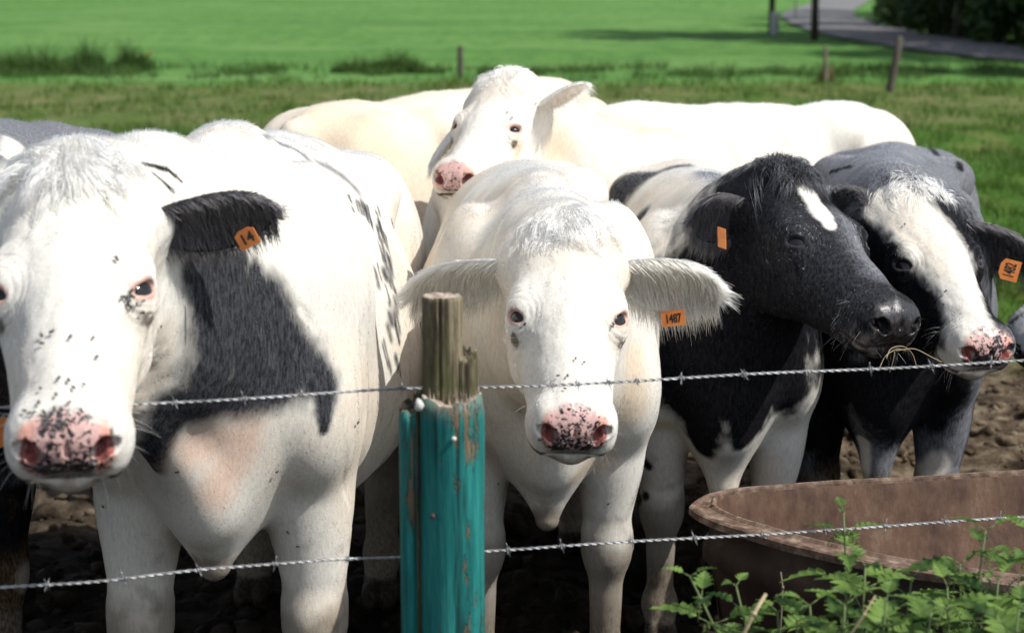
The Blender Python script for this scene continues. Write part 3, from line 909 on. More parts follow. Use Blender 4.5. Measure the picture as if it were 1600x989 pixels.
# PATCHES
# coat patches: colour, centre, radius, softness[, second end]
PATCH = {
    ('A', 'blobs'): [('B', 0.981, -0.020, 1.363, 0.0053, 0.600, 0.950, -0.007, 1.356), ('B', 0.949, -0.008, 1.355, 0.0075, 0.600, 0.919, 0.006, 1.349), ('B', 0.918, 0.005, 1.348, 0.0072, 0.600, 0.913, 0.016, 1.338), ('B', 0.912, 0.015, 1.337, 0.0045, 0.600, 0.907, 0.025, 1.328), ('B', 0.979, -0.005, 1.346, 0.0047, 0.600, 0.964, 0.008, 1.332), ('B', 0.963, 0.007, 1.331, 0.0058, 0.600, 0.948, 0.019, 1.317), ('S', 0.840, 0.093, 1.151, 0.0538, 0.500, 0.824, 0.101, 1.105), ('S', 0.823, 0.100, 1.104, 0.0626, 0.500, 0.807, 0.107, 1.057), ('S', 0.806, 0.106, 1.056, 0.0675, 0.500, 0.777, 0.105, 0.960), ('S', 0.897, 0.066, 1.149, 0.0679, 0.500, 0.881, 0.071, 1.060), ('S', 0.880, 0.070, 1.059, 0.0778, 0.500, 0.880, 0.058, 0.983), ('S', 0.775, 0.120, 1.141, 0.0435, 0.500, 0.751, 0.133, 1.098), ('S', 0.750, 0.132, 1.097, 0.0587, 0.500, 0.727, 0.144, 1.054), ('S', 0.726, 0.143, 1.053, 0.0652, 0.500, 0.679, 0.181, 0.975), ('S', 0.678, 0.180, 0.974, 0.0580, 0.500, 0.668, 0.197, 0.960), ('S', 0.667, 0.196, 0.959, 0.0460, 0.500, 0.656, 0.213, 0.946), ('S', 0.708, 0.150, 0.945, 0.0511, 0.500, 0.833, 0.070, 0.950), ('S', 0.832, 0.069, 0.949, 0.0514, 0.500, 0.916, -0.001, 0.947), ('S', 0.915, -0.002, 0.946, 0.0458, 0.500, 0.901, -0.019, 0.909), ('S', 0.900, -0.020, 0.908, 0.0390, 0.500, 0.886, -0.037, 0.872), ('S', 0.885, -0.038, 0.871, 0.0315, 0.500, 0.835, -0.064, 0.834), ('S', 0.651, 0.220, 0.932, 0.0276, 0.500, 0.656, 0.220, 0.910), ('S', 0.655, 0.219, 0.909, 0.0218, 0.500, 0.660, 0.219, 0.887), ('S', 0.659, 0.218, 0.886, 0.0165, 0.500, 0.660, 0.219, 0.868), ('S', 0.659, 0.218, 0.867, 0.0118, 0.500, 0.660, 0.218, 0.849), ('S', 0.942, 0.044, 1.183, 0.0268, 0.500, 0.876, 0.075, 1.183), ('S', 0.875, 0.074, 1.182, 0.0207, 0.500, 0.809, 0.105, 1.182), ('W', 0.670, 0.179, 1.072, 0.0081, 0.600, 0.655, 0.194, 1.048), ('W', 0.654, 0.193, 1.047, 0.0058, 0.600, 0.639, 0.207, 1.024), ('G', 0.330, 0.071, 1.359, 0.0085, 1.700, 0.188, 0.073, 1.339), ('G', 0.187, 0.072, 1.338, 0.0102, 1.700, 0.045, 0.073, 1.319), ('G', 0.044, 0.072, 1.318, 0.0110, 1.700, 0.079, 0.121, 1.293), ('G', 0.039, 0.139, 1.281, 0.0125, 1.800, 0.012, 0.157, 1.268), ('G', 0.011, 0.156, 1.267, 0.0154, 1.800, -0.016, 0.174, 1.254), ('G', -0.017, 0.173, 1.253, 0.0148, 1.800, -0.050, 0.209, 1.215), ('S', 0.082, 0.276, 1.053, 0.0105, 1.400, 0.085, 0.279, 1.048), ('S', 0.084, 0.278, 1.047, 0.0088, 1.400, 0.088, 0.282, 1.041), ('S', 0.062, 0.287, 1.036, 0.0108, 1.410, 0.068, 0.290, 1.030), ('S', 0.067, 0.289, 1.029, 0.0090, 1.410, 0.072, 0.292, 1.022), ('S', 0.110, 0.284, 1.024, 0.0074, 1.420, 0.128, 0.290, 1.010), ('S', 0.127, 0.289, 1.009, 0.0062, 1.420, 0.146, 0.296, 0.994), ('S', 0.069, 0.278, 1.055, 0.0097, 1.430, 0.075, 0.281, 1.048), ('S', 0.074, 0.280, 1.047, 0.0081, 1.430, 0.080, 0.284, 1.040), ('S', -0.079, 0.262, 1.117, 0.0082, 1.440, -0.060, 0.269, 1.103), ('S', -0.061, 0.268, 1.102, 0.0069, 1.440, -0.042, 0.275, 1.088), ('S', 0.145, 0.306, 0.948, 0.0054, 1.450, 0.145, 0.311, 0.930), ('S', 0.144, 0.310, 0.929, 0.0045, 1.450, 0.144, 0.315, 0.911), ('S', -0.021, 0.229, 1.176, 0.0072, 1.460, 0.001, 0.235, 1.166), ('S', -0.000, 0.234, 1.165, 0.0060, 1.460, 0.021, 0.241, 1.154), ('S', -0.169, 0.241, 1.165, 0.0053, 1.470, -0.156, 0.246, 1.157), ('S', -0.157, 0.245, 1.156, 0.0045, 1.470, -0.143, 0.250, 1.147), ('S', -0.012, 0.264, 1.110, 0.0079, 1.480, 0.012, 0.272, 1.091), ('S', 0.011, 0.271, 1.090, 0.0066, 1.480, 0.036, 0.279, 1.072), ('S', -0.024, 0.219, 1.194, 0.0056, 1.490, -0.001, 0.226, 1.182), ('S', -0.002, 0.225, 1.181, 0.0046, 1.490, 0.021, 0.231, 1.169), ('S', 0.031, 0.200, 1.211, 0.0043, 1.500, 0.226, 0.227, 1.218), ('S', 0.225, 0.226, 1.217, 0.0034, 1.500, 0.420, 0.254, 1.224), ('S', -0.128, 0.242, 1.157, 0.0067, 1.510, -0.094, 0.252, 1.139), ('S', -0.095, 0.251, 1.138, 0.0055, 1.510, -0.061, 0.261, 1.120), ('S', -0.053, 0.252, 1.134, 0.0064, 1.520, -0.034, 0.256, 1.130), ('S', -0.035, 0.255, 1.129, 0.0053, 1.520, -0.017, 0.259, 1.124), ('S', -0.058, 0.230, 1.179, 0.0062, 1.530, -0.022, 0.239, 1.161), ('S', -0.023, 0.238, 1.160, 0.0051, 1.530, 0.012, 0.248, 1.142), ('S', 0.100, 0.266, 1.072, 0.0057, 1.540, 0.118, 0.272, 1.059), ('S', 0.117, 0.271, 1.058, 0.0047, 1.540, 0.134, 0.278, 1.045), ('S', -0.087, 0.252, 1.141, 0.0068, 1.550, -0.058, 0.261, 1.122), ('S', -0.059, 0.260, 1.121, 0.0056, 1.550, -0.030, 0.269, 1.103), ('S', 0.009, 0.213, 1.198, 0.0045, 1.560, 0.027, 0.218, 1.189), ('S', 0.026, 0.217, 1.188, 0.0038, 1.560, 0.044, 0.223, 1.179), ('S', 0.215, 0.298, 0.881, 0.0080, 1.570, 0.213, 0.301, 0.872), ('S', 0.212, 0.300, 0.871, 0.0067, 1.570, 0.210, 0.302, 0.863), ('S', 0.134, 0.303, 0.972, 0.0089, 1.580, 0.137, 0.305, 0.966), ('S', 0.136, 0.304, 0.965, 0.0074, 1.580, 0.139, 0.307, 0.959), ('S', 0.035, 0.272, 1.084, 0.0095, 1.590, 0.044, 0.278, 1.069), ('S', 0.043, 0.277, 1.068, 0.0080, 1.590, 0.053, 0.283, 1.054), ('S', 0.145, 0.306, 0.948, 0.0075, 1.600, 0.144, 0.311, 0.932), ('S', 0.143, 0.310, 0.931, 0.0063, 1.600, 0.142, 0.315, 0.915), ('S', 0.040, 0.285, 1.052, 0.0077, 1.610, 0.050, 0.293, 1.031), ('S', 0.049, 0.292, 1.030, 0.0064, 1.610, 0.060, 0.299, 1.009), ('S', 0.054, 0.299, 1.007, 0.0072, 1.620, 0.062, 0.304, 0.995), ('S', 0.061, 0.303, 0.994, 0.0061, 1.620, 0.070, 0.308, 0.982), ('S', -0.028, 0.253, 1.133, 0.0060, 1.630, -0.010, 0.258, 1.123), ('S', -0.011, 0.257, 1.122, 0.0050, 1.630, 0.007, 0.263, 1.113), ('S', -0.035, 0.228, 1.180, 0.0074, 1.640, -0.019, 0.232, 1.175), ('S', -0.020, 0.231, 1.174, 0.0062, 1.640, -0.004, 0.234, 1.169), ('S', 0.180, 0.293, 0.953, 0.0072, 1.650, 0.181, 0.297, 0.939), ('S', 0.180, 0.296, 0.938, 0.0061, 1.650, 0.181, 0.301, 0.924), ('S', 0.162, 0.295, 0.975, 0.0076, 1.660, 0.164, 0.298, 0.966), ('S', 0.163, 0.297, 0.965, 0.0064, 1.660, 0.165, 0.301, 0.955), ('S', 0.176, 0.308, 0.884, 0.0055, 1.670, 0.173, 0.311, 0.871), ('S', 0.172, 0.310, 0.870, 0.0046, 1.670, 0.169, 0.314, 0.857), ('S', 0.218, 0.288, 0.930, 0.0044, 1.680, 0.217, 0.294, 0.910), ('S', 0.216, 0.293, 0.909, 0.0037, 1.680, 0.216, 0.298, 0.890), ('S', -0.090, 0.267, 1.108, 0.0042, 1.690, -0.063, 0.276, 1.088), ('S', -0.064, 0.275, 1.087, 0.0035, 1.690, -0.037, 0.283, 1.067), ('S', -0.356, 0.258, 1.109, 0.0072, 1.700, -0.319, 0.264, 1.107), ('S', -0.320, 0.263, 1.106, 0.0060, 1.700, -0.282, 0.268, 1.103), ('S', -0.001, 0.217, 1.194, 0.0048, 1.710, 0.016, 0.223, 1.183), ('S', 0.015, 0.222, 1.182, 0.0040, 1.710, 0.032, 0.228, 1.172), ('S', 0.082, 0.299, 0.998, 0.0060, 1.720, 0.089, 0.304, 0.984), ('S', 0.088, 0.303, 0.983, 0.0050, 1.720, 0.095, 0.309, 0.969), ('S', -0.024, 0.237, 1.162, 0.0043, 1.730, 0.001, 0.244, 1.149), ('S', -0.000, 0.243, 1.148, 0.0036, 1.730, 0.024, 0.251, 1.136), ('S', 0.107, 0.303, 0.971, 0.0095, 1.740, 0.116, 0.310, 0.954), ('S', 0.115, 0.309, 0.953, 0.0080, 1.740, 0.124, 0.315, 0.935), ('S', -0.005, 0.280, 1.071, 0.0109, 1.750, 0.007, 0.284, 1.064), ('S', 0.006, 0.283, 1.063, 0.0091, 1.750, 0.018, 0.287, 1.055), ('S', 0.155, 0.298, 0.971, 0.0081, 1.760, 0.156, 0.301, 0.964), ('S', 0.155, 0.300, 0.963, 0.0068, 1.760, 0.157, 0.303, 0.956), ('S', 0.050, 0.205, 1.203, 0.0061, 1.770, 0.239, 0.229, 1.216), ('S', 0.238, 0.228, 1.215, 0.0049, 1.770, 0.427, 0.252, 1.228), ('S', 0.083, 0.302, 0.991, 0.0065, 1.780, 0.088, 0.304, 0.985), ('S', 0.087, 0.303, 0.984, 0.0055, 1.780, 0.092, 0.306, 0.979), ('S', -0.084, 0.252, 1.140, 0.0061, 1.790, -0.070, 0.258, 1.127), ('S', -0.071, 0.257, 1.126, 0.0051, 1.790, -0.056, 0.264, 1.112), ('S', -0.009, 0.281, 1.069, 0.0113, 1.800, 0.010, 0.287, 1.057), ('S', 0.009, 0.286, 1.056, 0.0094, 1.800, 0.027, 0.291, 1.043), ('S', 0.174, 0.308, 0.891, 0.0039, 1.810, 0.163, 0.313, 0.867), ('S', 0.162, 0.312, 0.866, 0.0033, 1.810, 0.151, 0.317, 0.842), ('S', 0.232, 0.287, 0.922, 0.0060, 1.820, 0.230, 0.293, 0.901), ('S', 0.229, 0.292, 0.900, 0.0050, 1.820, 0.227, 0.297, 0.880), ('S', -0.038, 0.223, 1.188, 0.0068, 1.830, -0.014, 0.231, 1.176), ('S', -0.015, 0.230, 1.175, 0.0057, 1.830, 0.008, 0.237, 1.162), ('S', 0.030, 0.262, 1.107, 0.0058, 1.840, 0.042, 0.269, 1.091), ('S', 0.041, 0.268, 1.090, 0.0049, 1.840, 0.053, 0.275, 1.075), ('S', 0.147, 0.265, 1.067, 0.0081, 1.850, 0.157, 0.270, 1.052), ('S', 0.156, 0.269, 1.051, 0.0067, 1.850, 0.166, 0.275, 1.037), ('K', 0.818, 0.008, 0.854, 0.0458, 0.900, 0.755, 0.081, 0.851), ('K', 0.754, 0.080, 0.850, 0.0474, 0.900, 0.759, 0.061, 0.805), ('K', 0.758, 0.060, 0.804, 0.0406, 0.900, 0.764, 0.040, 0.759)],
    ('A', 'hblobs'): [('S', -0.060, 0.237, -0.238, 0.0528, 0.500, -0.048, 0.248, -0.285), ('S', -0.049, 0.247, -0.286, 0.0614, 0.500, -0.037, 0.258, -0.332), ('S', -0.038, 0.257, -0.333, 0.0662, 0.500, -0.012, 0.261, -0.428)],
    ('B', 'blobs'): [('C', 0.548, -0.233, 0.855, 0.0916, 0.900, 0.548, -0.219, 0.682), ('C', 0.613, 0.065, 0.608, 0.0327, 0.900, 0.517, 0.125, 0.611), ('C', 0.601, 0.183, 0.861, 0.0384, 0.900, 0.601, 0.178, 0.748)],
    ('B', 'hblobs'): [],
    ('C', 'blobs'): [('C', 1.034, 0.325, 1.214, 0.0709, 0.900, 0.959, 0.278, 1.075), ('C', 0.547, 0.095, 1.257, 0.0595, 0.900, 0.465, 0.132, 1.246), ('C', 0.464, 0.131, 1.245, 0.0755, 0.900, 0.383, 0.168, 1.233)],
    ('C', 'hblobs'): [('C', 0.232, 0.111, -0.055, 0.0222, 0.900, 0.219, 0.102, -0.162)],
    ('D', 'blobs'): [('B', 0.597, -0.097, 0.989, 0.0855, 0.300, 0.607, -0.103, 0.931), ('B', 0.606, -0.104, 0.930, 0.1044, 0.300, 0.617, -0.111, 0.871), ('B', 0.616, -0.112, 0.870, 0.1179, 0.300, 0.629, -0.095, 0.750), ('B', 0.628, -0.096, 0.749, 0.1107, 0.300, 0.622, -0.086, 0.702), ('B', 0.621, -0.087, 0.701, 0.0881, 0.300, 0.615, -0.076, 0.654), ('B', 0.614, -0.077, 0.653, 0.0647, 0.300, 0.596, -0.070, 0.613), ('B', 0.595, -0.071, 0.612, 0.0403, 0.300, 0.577, -0.063, 0.573), ('B', 0.668, 0.001, 0.925, 0.1321, 0.300, 0.655, 0.037, 0.771), ('B', 0.654, 0.036, 0.770, 0.1160, 0.300, 0.649, 0.047, 0.723), ('B', 0.648, 0.046, 0.722, 0.0897, 0.300, 0.644, 0.056, 0.676), ('B', 0.643, 0.055, 0.675, 0.0613, 0.300, 0.640, 0.043, 0.636), ('B', 0.639, 0.042, 0.635, 0.0307, 0.300, 0.637, 0.029, 0.596), ('B', 0.610, -0.041, 1.113, 0.0677, 0.300, 0.638, 0.000, 1.154), ('B', 0.637, -0.001, 1.153, 0.0822, 0.300, 0.664, 0.041, 1.194), ('B', 0.663, 0.040, 1.193, 0.0997, 0.300, 0.735, 0.068, 1.130), ('B', 0.734, 0.067, 1.129, 0.1201, 0.300, 0.806, 0.095, 1.066), ('B', 0.606, 0.134, 0.791, 0.0810, 0.300, 0.593, 0.134, 0.742), ('B', 0.592, 0.133, 0.741, 0.0582, 0.300, 0.579, 0.134, 0.692), ('B', 0.561, -0.196, 0.719, 0.0427, 0.300, 0.540, -0.201, 0.683), ('B', 0.539, -0.202, 0.682, 0.0351, 0.300, 0.519, -0.207, 0.647), ('S', -0.414, -0.192, 1.096, 0.0869, 0.600, -0.423, -0.202, 1.046), ('S', -0.424, -0.203, 1.045, 0.0720, 0.600, -0.433, -0.213, 0.995), ('S', -0.435, -0.143, 1.126, 0.0608, 0.600, -0.485, -0.081, 1.135), ('S', -0.486, -0.082, 1.134, 0.0461, 0.600, -0.536, -0.020, 1.143), ('S', -0.035, -0.198, 1.019, 0.0314, 0.800, -0.013, -0.181, 1.043), ('S', -0.014, -0.182, 1.042, 0.0243, 0.800, 0.007, -0.166, 1.066), ('G', -0.124, 0.027, 1.161, 0.0469, 0.800, 0.635, 0.015, 1.206), ('B', 0.450, -0.196, 0.507, 0.0137, 0.300, 0.458, -0.181, 0.488), ('B', 0.436, -0.185, 0.404, 0.0146, 0.300, 0.437, -0.184, 0.405), ('B', 0.414, -0.197, 0.389, 0.0147, 0.300, -0.636, -0.121, 0.042), ('C', 0.504, -0.151, 0.602, 0.0190, 0.900, 0.505, -0.150, 0.603)],
    ('D', 'hblobs'): [('B', .2, 0, -.10, 0.36, .3), ('S', .16, -.06, -.03, .060, 1.6, .40, -.045, -.05), ('R', .17, .03, .010, .034, 1.0, .36, .012, -.005), ('W', 0.085, -0.005, 0.041, 0.0223, 0.300, 0.152, -0.018, 0.038), ('W', 0.151, -0.019, 0.037, 0.0221, 0.300, 0.181, -0.021, 0.035), ('W', 0.180, -0.022, 0.034, 0.0161, 0.300, 0.210, -0.023, 0.031)],
    ('E', 'blobs'): [('B', 0.604, -0.150, 0.748, 0.1075, 0.300, 0.505, -0.116, 0.596), ('B', 0.504, -0.117, 0.595, 0.1050, 0.300, 0.475, -0.108, 0.539), ('B', 0.474, -0.109, 0.538, 0.0805, 0.300, 0.445, -0.099, 0.481), ('B', 0.680, 0.011, 0.675, 0.1140, 0.300, 0.555, 0.106, 0.620), ('B', 0.554, 0.105, 0.619, 0.1073, 0.300, 0.568, 0.128, 0.656), ('B', 0.567, 0.127, 0.655, 0.0904, 0.300, 0.580, 0.150, 0.693), ('B', 0.677, 0.038, 0.771, 0.0931, 0.300, 0.915, 0.153, 0.824), ('B', 0.830, 0.220, 0.945, 0.0418, 0.400, 0.920, 0.216, 0.828), ('B', -0.400, -0.175, 1.125, 0.0105, 0.500, -0.006, -0.105, 1.174), ('B', -0.778, 0.109, 1.170, 0.0119, 0.500, -0.608, 0.156, 1.156), ('B', -0.609, 0.155, 1.155, 0.0146, 0.500, -0.439, 0.202, 1.142), ('W', 0.577, -0.036, 0.534, 0.0182, 0.400, 0.565, -0.032, 0.490), ('W', 0.564, -0.033, 0.489, 0.0217, 0.400, 0.552, -0.029, 0.445), ('W', 0.415, 0.093, 0.397, 0.0359, 0.400, 0.476, 0.153, 0.461), ('W', 0.460, 0.247, 0.655, 0.0118, 0.500, 0.461, 0.248, 0.656), ('W', 0.543, -0.087, 1.161, 0.0145, 0.500, 0.598, -0.053, 1.160)],
    ('E', 'hblobs'): [('B', .2, 0, -.10, 0.275, .3), ('W', 0.055, -0.065, 0.040, 0.0634, 0.300, 0.091, -0.045, 0.039), ('W', 0.090, -0.046, 0.038, 0.0758, 0.300, 0.126, -0.026, 0.037), ('W', 0.125, -0.027, 0.036, 0.0768, 0.300, 0.228, -0.006, 0.029), ('W', 0.227, -0.007, 0.028, 0.0668, 0.300, 0.271, -0.005, 0.020), ('W', 0.270, -0.006, 0.019, 0.0571, 0.300, 0.315, -0.004, 0.011), ('W', 0.314, -0.005, 0.010, 0.0474, 0.300, 0.408, -0.029, -0.007), ('W', 0.407, -0.030, -0.008, 0.0483, 0.300, 0.450, -0.040, -0.018), ('W', 0.449, -0.041, -0.019, 0.0599, 0.300, 0.492, -0.051, -0.029), ('W', 0.474, -0.075, -0.111, 0.0456, 0.300, 0.487, 0.001, -0.106), ('W', 0.034, -0.102, 0.021, 0.0358, 0.300, 0.044, -0.046, 0.054)],
    ('G', 'blobs'): [('B', 0.737, 0.253, 1.118, 0.0910, 0.400, 0.653, 0.246, 0.928), ('B', 0.652, 0.245, 0.927, 0.0938, 0.400, 0.597, 0.228, 0.731), ('B', 0.525, 0.221, 0.574, 0.0775, 0.400, 0.507, 0.223, 0.429), ('W', 0.004, 0.130, 1.305, 0.0273, 0.700, 0.513, 0.234, 1.256), ('W', 0.487, 0.230, 0.422, 0.0286, 0.400, 0.488, 0.231, 0.423), ('W', -0.742, 0.162, 0.001, 0.0267, 0.400, -0.741, 0.163, 0.002)],
    ('G', 'hblobs'): [],
}
# ENDPATCHES

#SPECS
A_ = dict(key='A', lidgap=.0098, s=1.0, rear=.10, loc=(-.55, 3.70), rz=R(-91), wide=.92, hs=1.02, pose=(116.6, 301.1, 2.645, [[0.1592, 0.983, 0.0919], [-0.8386, 0.1837, -0.5128], [-0.5209, 0.0045, 0.8536]]), seed=1, base='W', fur=165000, whisk=True, nose='P',
          ears=[(1, (428, 350, 2.76), (.2, -.6, .75), .056)], ear='B', earlen=.75, tags=[((386, 372, 2.722), (.9, .44, .35), (-.3, .9, .2), .037, .031, '14', True)], forelock=dict(n=6500, len=.092, c='Y', c2='W', clumps=85, up=.35), legx={1: .03, -1: .06}, stance=.185,
          label='large white cow with a dark grey neck patch and black ear, nearest the fence')
B_ = dict(key='B', s=.895, rear=.02, brisk=.63, loc=(.05, 4.22), rz=R(-87), hs=0.95, pose=(882, 380.9, 3.304, [[0.0211, 0.9983, 0.0547], [-0.8587, 0.0461, -0.5104], [-0.512, -0.0362, 0.8582]]), seed=2, base='W', fur=165000, whisk=True, nose='P',
          ears=[(1, (1116, 472, 3.36), (.1, -.6, .8), .066), (-1, (638, 464, 3.40), (-.1, -.7, .7), .062)], ear='W', inlen=1.25, ear_n=14000, tags=[((1052, 497, 3.345), (1, .12, .25), (-.1, 1, .1), .046, .031, '1487', False)], forelock=dict(n=5000, len=.072, c='Y', c2='W', clumps=90, up=.3),
          label='all white cow facing the camera beside the teal fence post')
C_ = dict(key='C', s=.94, loc=(.66, 5.92), rz=math.atan2(-.8, -.85), hs=.89, pose=(792.4, 149, 4.90, [[-0.3357, 0.9353, -0.1121], [-0.8652, -0.3532, -0.356], [-0.3725, -0.0225, 0.9278]]), seed=3, crest=-.05, pig=-.10, base='W', fur=40000, nose='P', fine=2,
          ears=[(1, (919, 134, 4.80), (.25, -1, .15), .060), (-1, (674, 262, 4.9), (.1, -1, .1), .060)], ear='W', forelock=dict(n=1500, len=.06, c='Y', c2='W'), ear_n=2500,
          label='white cow standing side on behind, resting her head on another back')
D_ = dict(key='D', s=.85, brisk=.56, loc=(.52, 4.58), rz=R(-90), hs=1.0, pose=(1223.4, 295, 4.004, [[0.4238, 0.8618, 0.2787], [-0.8, 0.5004, -0.331], [-0.4248, -0.0827, 0.9015]]), seed=4, base='W', fur=130000, whisk=True, nose='B', lid='B',
          ears=[(-1, (1082, 350, 3.93), (.1, -.5, .85), .062)], ear='B', tags=[((1128, 372, 3.87), (.45, -.25, 1.1), (-.15, 1, 0), .036, .046, '', False)], forelock=dict(n=2600, len=.10, c='B', c2='S', clumps=60, up=.7, mess=1.3),
          label='black cow with grizzled face turned to the side and a white blaze')
E_ = dict(key='E', s=.88, brisk=.55, wide=1.05, loc=(1.05, 4.74), rz=R(-103), hs=1.0, pose=(1416.9, 320.3, 4.206, [[0.2317, 0.9646, 0.1258], [-0.8332, 0.2635, -0.4862], [-0.5021, 0.0079, 0.8648]]), seed=5, pig=.05, base='G', fur=80000, whisk=True, nose='P', lid='B',
          ears=[(1, (1600, 418, 4.3), (0, -.6, .8), .062), (-1, (1302, 306, 4.22), (0, -.6, .8), .058)], ear='B', tags=[((1577, 422, 4.22), (.25, .95, .1), (-1, .2, 0), .052, .050, '1482', True)], forelock=dict(n=1800, len=.06, c='W', c2='Y'),
          label='grey backed cow with a white face, muzzle just above the rusty trough')
G_ = dict(key='G', s=1.0, rear=.05, loc=(-1.28, 3.95), rz=R(-88), poll=(-120, 470, 3.0), nose_px=(-190, 800), hs=1.0, spin=0, seed=6, base='G', fur=20000, nose='B', lid='B', fine=1,
          ears=[(1, (20, 640, 2.95), (.1, -.5, .8), .06)], ear='B', tags=[((6, 674, 2.86), (.9, .4, .1), (-.3, .9, .2), .05, .045, '', True)], ear_n=2000,
          label='blue grey cow mostly hidden behind the nearest white cow')
F_ = dict(key='F', s=.98, loc=(-.09, 6.10), rz=math.atan2(.85, .55), poll=(820, 250, 7.6), nose_px=(900, 300), hs=1.0, spin=40, seed=7, base='F', fur=20000, nose='P', fine=0, nearer=False, h=.018,
          label='cream white cow turned away, only its rounded rump showing')
H_ = dict(key='H', s=.95, loc=(2.55, 4.75), rz=math.atan2(-.25, -1), poll=(1890, 420, 4.2), nose_px=(1596, 590), hs=1.0, spin=-60, seed=8, base='L', fur=12000, ears=[(-1, (1800, 330, 4.1), (-.3, -.4, .8), .06), (1, (1990, 330, 4.5), (.3, -.4, -.8), .06)], ear='B', ear_n=1500, nose='B', lid='B', fine=1,
          label='grey cow whose muzzle just enters beside the rusty trough')
SPECS = [A_, B_, C_, D_, E_, G_, F_, H_]
for sp in SPECS:
    for q in ('blobs', 'hblobs'): sp[q] = PATCH.get((sp['key'], q), [])
#ENDSPECS
with ThreadPoolExecutor(3) as ex: list(ex.map(prepare, SPECS))
for sp in SPECS: finish(sp)
#REST
# ------------------------------------------------------------------ terrain
def hgt(x, y):
    z = .022 * np.maximum(0, y - 38) ** 1.0 * sstep(38, 60, y) + .012 * np.maximum(0, y - 130)
    return z


ROAD = [(42, 40), (30, 43.5), (20, 47), (15.8, 54), (14.6, 64), (15.2, 78), (18, 102), (24, 130), (34, 170)]


def catmull(pts, n=12):
    P = [np.array(p, float) for p in pts]; P = [2 * P[0] - P[1]] + P + [2 * P[-1] - P[-2]]; out = []
    for i in range(1, len(P) - 2):
        for k in range(n):
            t = k / n
            out.append(.5 * (2 * P[i] + (P[i + 1] - P[i - 1]) * t + (2 * P[i - 1] - 5 * P[i] + 4 * P[i + 1] - P[i + 2]) * t * t + (3 * P[i] - P[i - 1] - 3 * P[i + 1] + P[i + 2]) * t ** 3))
    return np.array(out + [P[-2]])


def grid_sheet(xs, ys, zf):
    X, Y = np.meshgrid(xs, ys); V = np.stack([X.ravel(), Y.ravel(), zf(X.ravel(), Y.ravel())], 1)
    nx = len(xs); i = np.arange((len(ys) - 1) * (nx - 1)); r, c = i // (nx - 1), i % (nx - 1); a = r * nx + c
    return V, np.stack([a, a + 1, a + nx + 1, a + nx], 1)


def nonuni(lo, mid0, mid1, hi, fine, ratio=1.18):
    a = list(np.arange(mid0, mid1, fine)); st = fine
    x = a[-1]
    while x < hi: st *= ratio; x += st; a.append(x)
    st = fine; x = mid0; b = []
    while x > lo: st *= ratio; x -= st; b.append(x)
    return np.array(b[::-1] + a)


def ground_z(x, y):
    P = np.stack([x, y, 0 * x], 1).astype(np.float32)
    mud = sstep(8.6, 7.2, y + (noise(P, .8, 91) - .5) * 1.2)
    clod = (fbm(P, 5, 4, 92) - .5) * .16 + (np.abs(noise(P, 14, 93) - .5)) * .045 + (noise(P, 30, 94) - .5) * .02
    z = hgt(x, y) + mud * clod + (1 - mud) * (fbm(P, .6, 2, 95) - .5) * .12 * sstep(3, 12, y)
    # a flat bed under the road
    d = np.full(len(x), 99.0)
    for p in RC: d = np.minimum(d, np.hypot(x - p[0], y - p[1]))
    return z - .05 * sstep(3.2, 2.2, d)


RC = catmull(ROAD)
xs = nonuni(-260, -3.2, 3.6, 320, .035, 1.10); ys = nonuni(-60, 2.0, 9.5, 620, .035, 1.07)
V, Fq = grid_sheet(xs, ys, ground_z)
gm, t, b = new_mat('ground_earth_and_grass')
geo = N(t, 'ShaderNodeNewGeometry'); sx = N(t, 'ShaderNodeSeparateXYZ'); t.links.new(geo.outputs['Position'], sx.inputs[0])


def gnoise(scale, detail=4, stretch=None, rough=.6):
    n = N(t, 'ShaderNodeTexNoise'); n.inputs['Scale'].default_value = scale; n.inputs['Detail'].default_value = detail; n.inputs['Roughness'].default_value = rough
    if stretch:
        mp = N(t, 'ShaderNodeMapping'); mp.inputs['Scale'].default_value = stretch; t.links.new(geo.outputs['Position'], mp.inputs[0]); t.links.new(mp.outputs[0], n.inputs['Vector'])
    else: t.links.new(geo.outputs['Position'], n.inputs['Vector'])
    return n.outputs[0]


def math_(op, a, b_=None, c=None):
    m = N(t, 'ShaderNodeMath', operation=op)
    for i, q in enumerate((a, b_, c)):
        if q is None: continue
        if isinstance(q, (int, float)): m.inputs[i].default_value = q
        else: t.links.new(q, m.inputs[i])
    return m.outputs[0]


def mapr(v, a, b_, c=0, d=1):
    m = N(t, 'ShaderNodeMapRange', interpolation_type='SMOOTHSTEP'); t.links.new(v, m.inputs[0])
    for i, q in enumerate((a, b_, c, d)): m.inputs[i + 1].default_value = q
    return m.outputs[0]


yy = sx.outputs[1]
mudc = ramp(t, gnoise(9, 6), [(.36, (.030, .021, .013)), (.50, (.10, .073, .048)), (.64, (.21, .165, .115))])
mudc = mixc(t, mapr(math_('ADD', yy, math_('MULTIPLY', gnoise(1.1, 4), 1.8)), 5.6, 6.9), ramp(t, gnoise(9, 6), [(.36, (.008, .006, .004)), (.6, (.030, .023, .016))]), mudc)  # near mud darkened: shade under the cattle is put into its colour
pas = ramp(t, gnoise(1.6, 6, (1, .35, 1)), [(.30, (.030, .075, .010)), (.48, (.060, .125, .018)), (.60, (.115, .145, .035)), (.74, (.17, .15, .07))])
pas2 = mixc(t, mapr(gnoise(.35, 3, (1, .5, 1)), .45, .62), pas, ramp(t, gnoise(4, 4), [(.3, (.035, .105, .012)), (.7, (.085, .19, .03))]))
crop = ramp(t, gnoise(.10, 4, (.25, 1, 1)), [(.30, (.082, .195, .045)), (.5, (.112, .245, .055)), (.70, (.150, .290, .078))])
crop = mixc(t, mapr(gnoise(1.6, 6, (1, .3, 1), .75), .38, .62), crop, (.070, .170, .040))
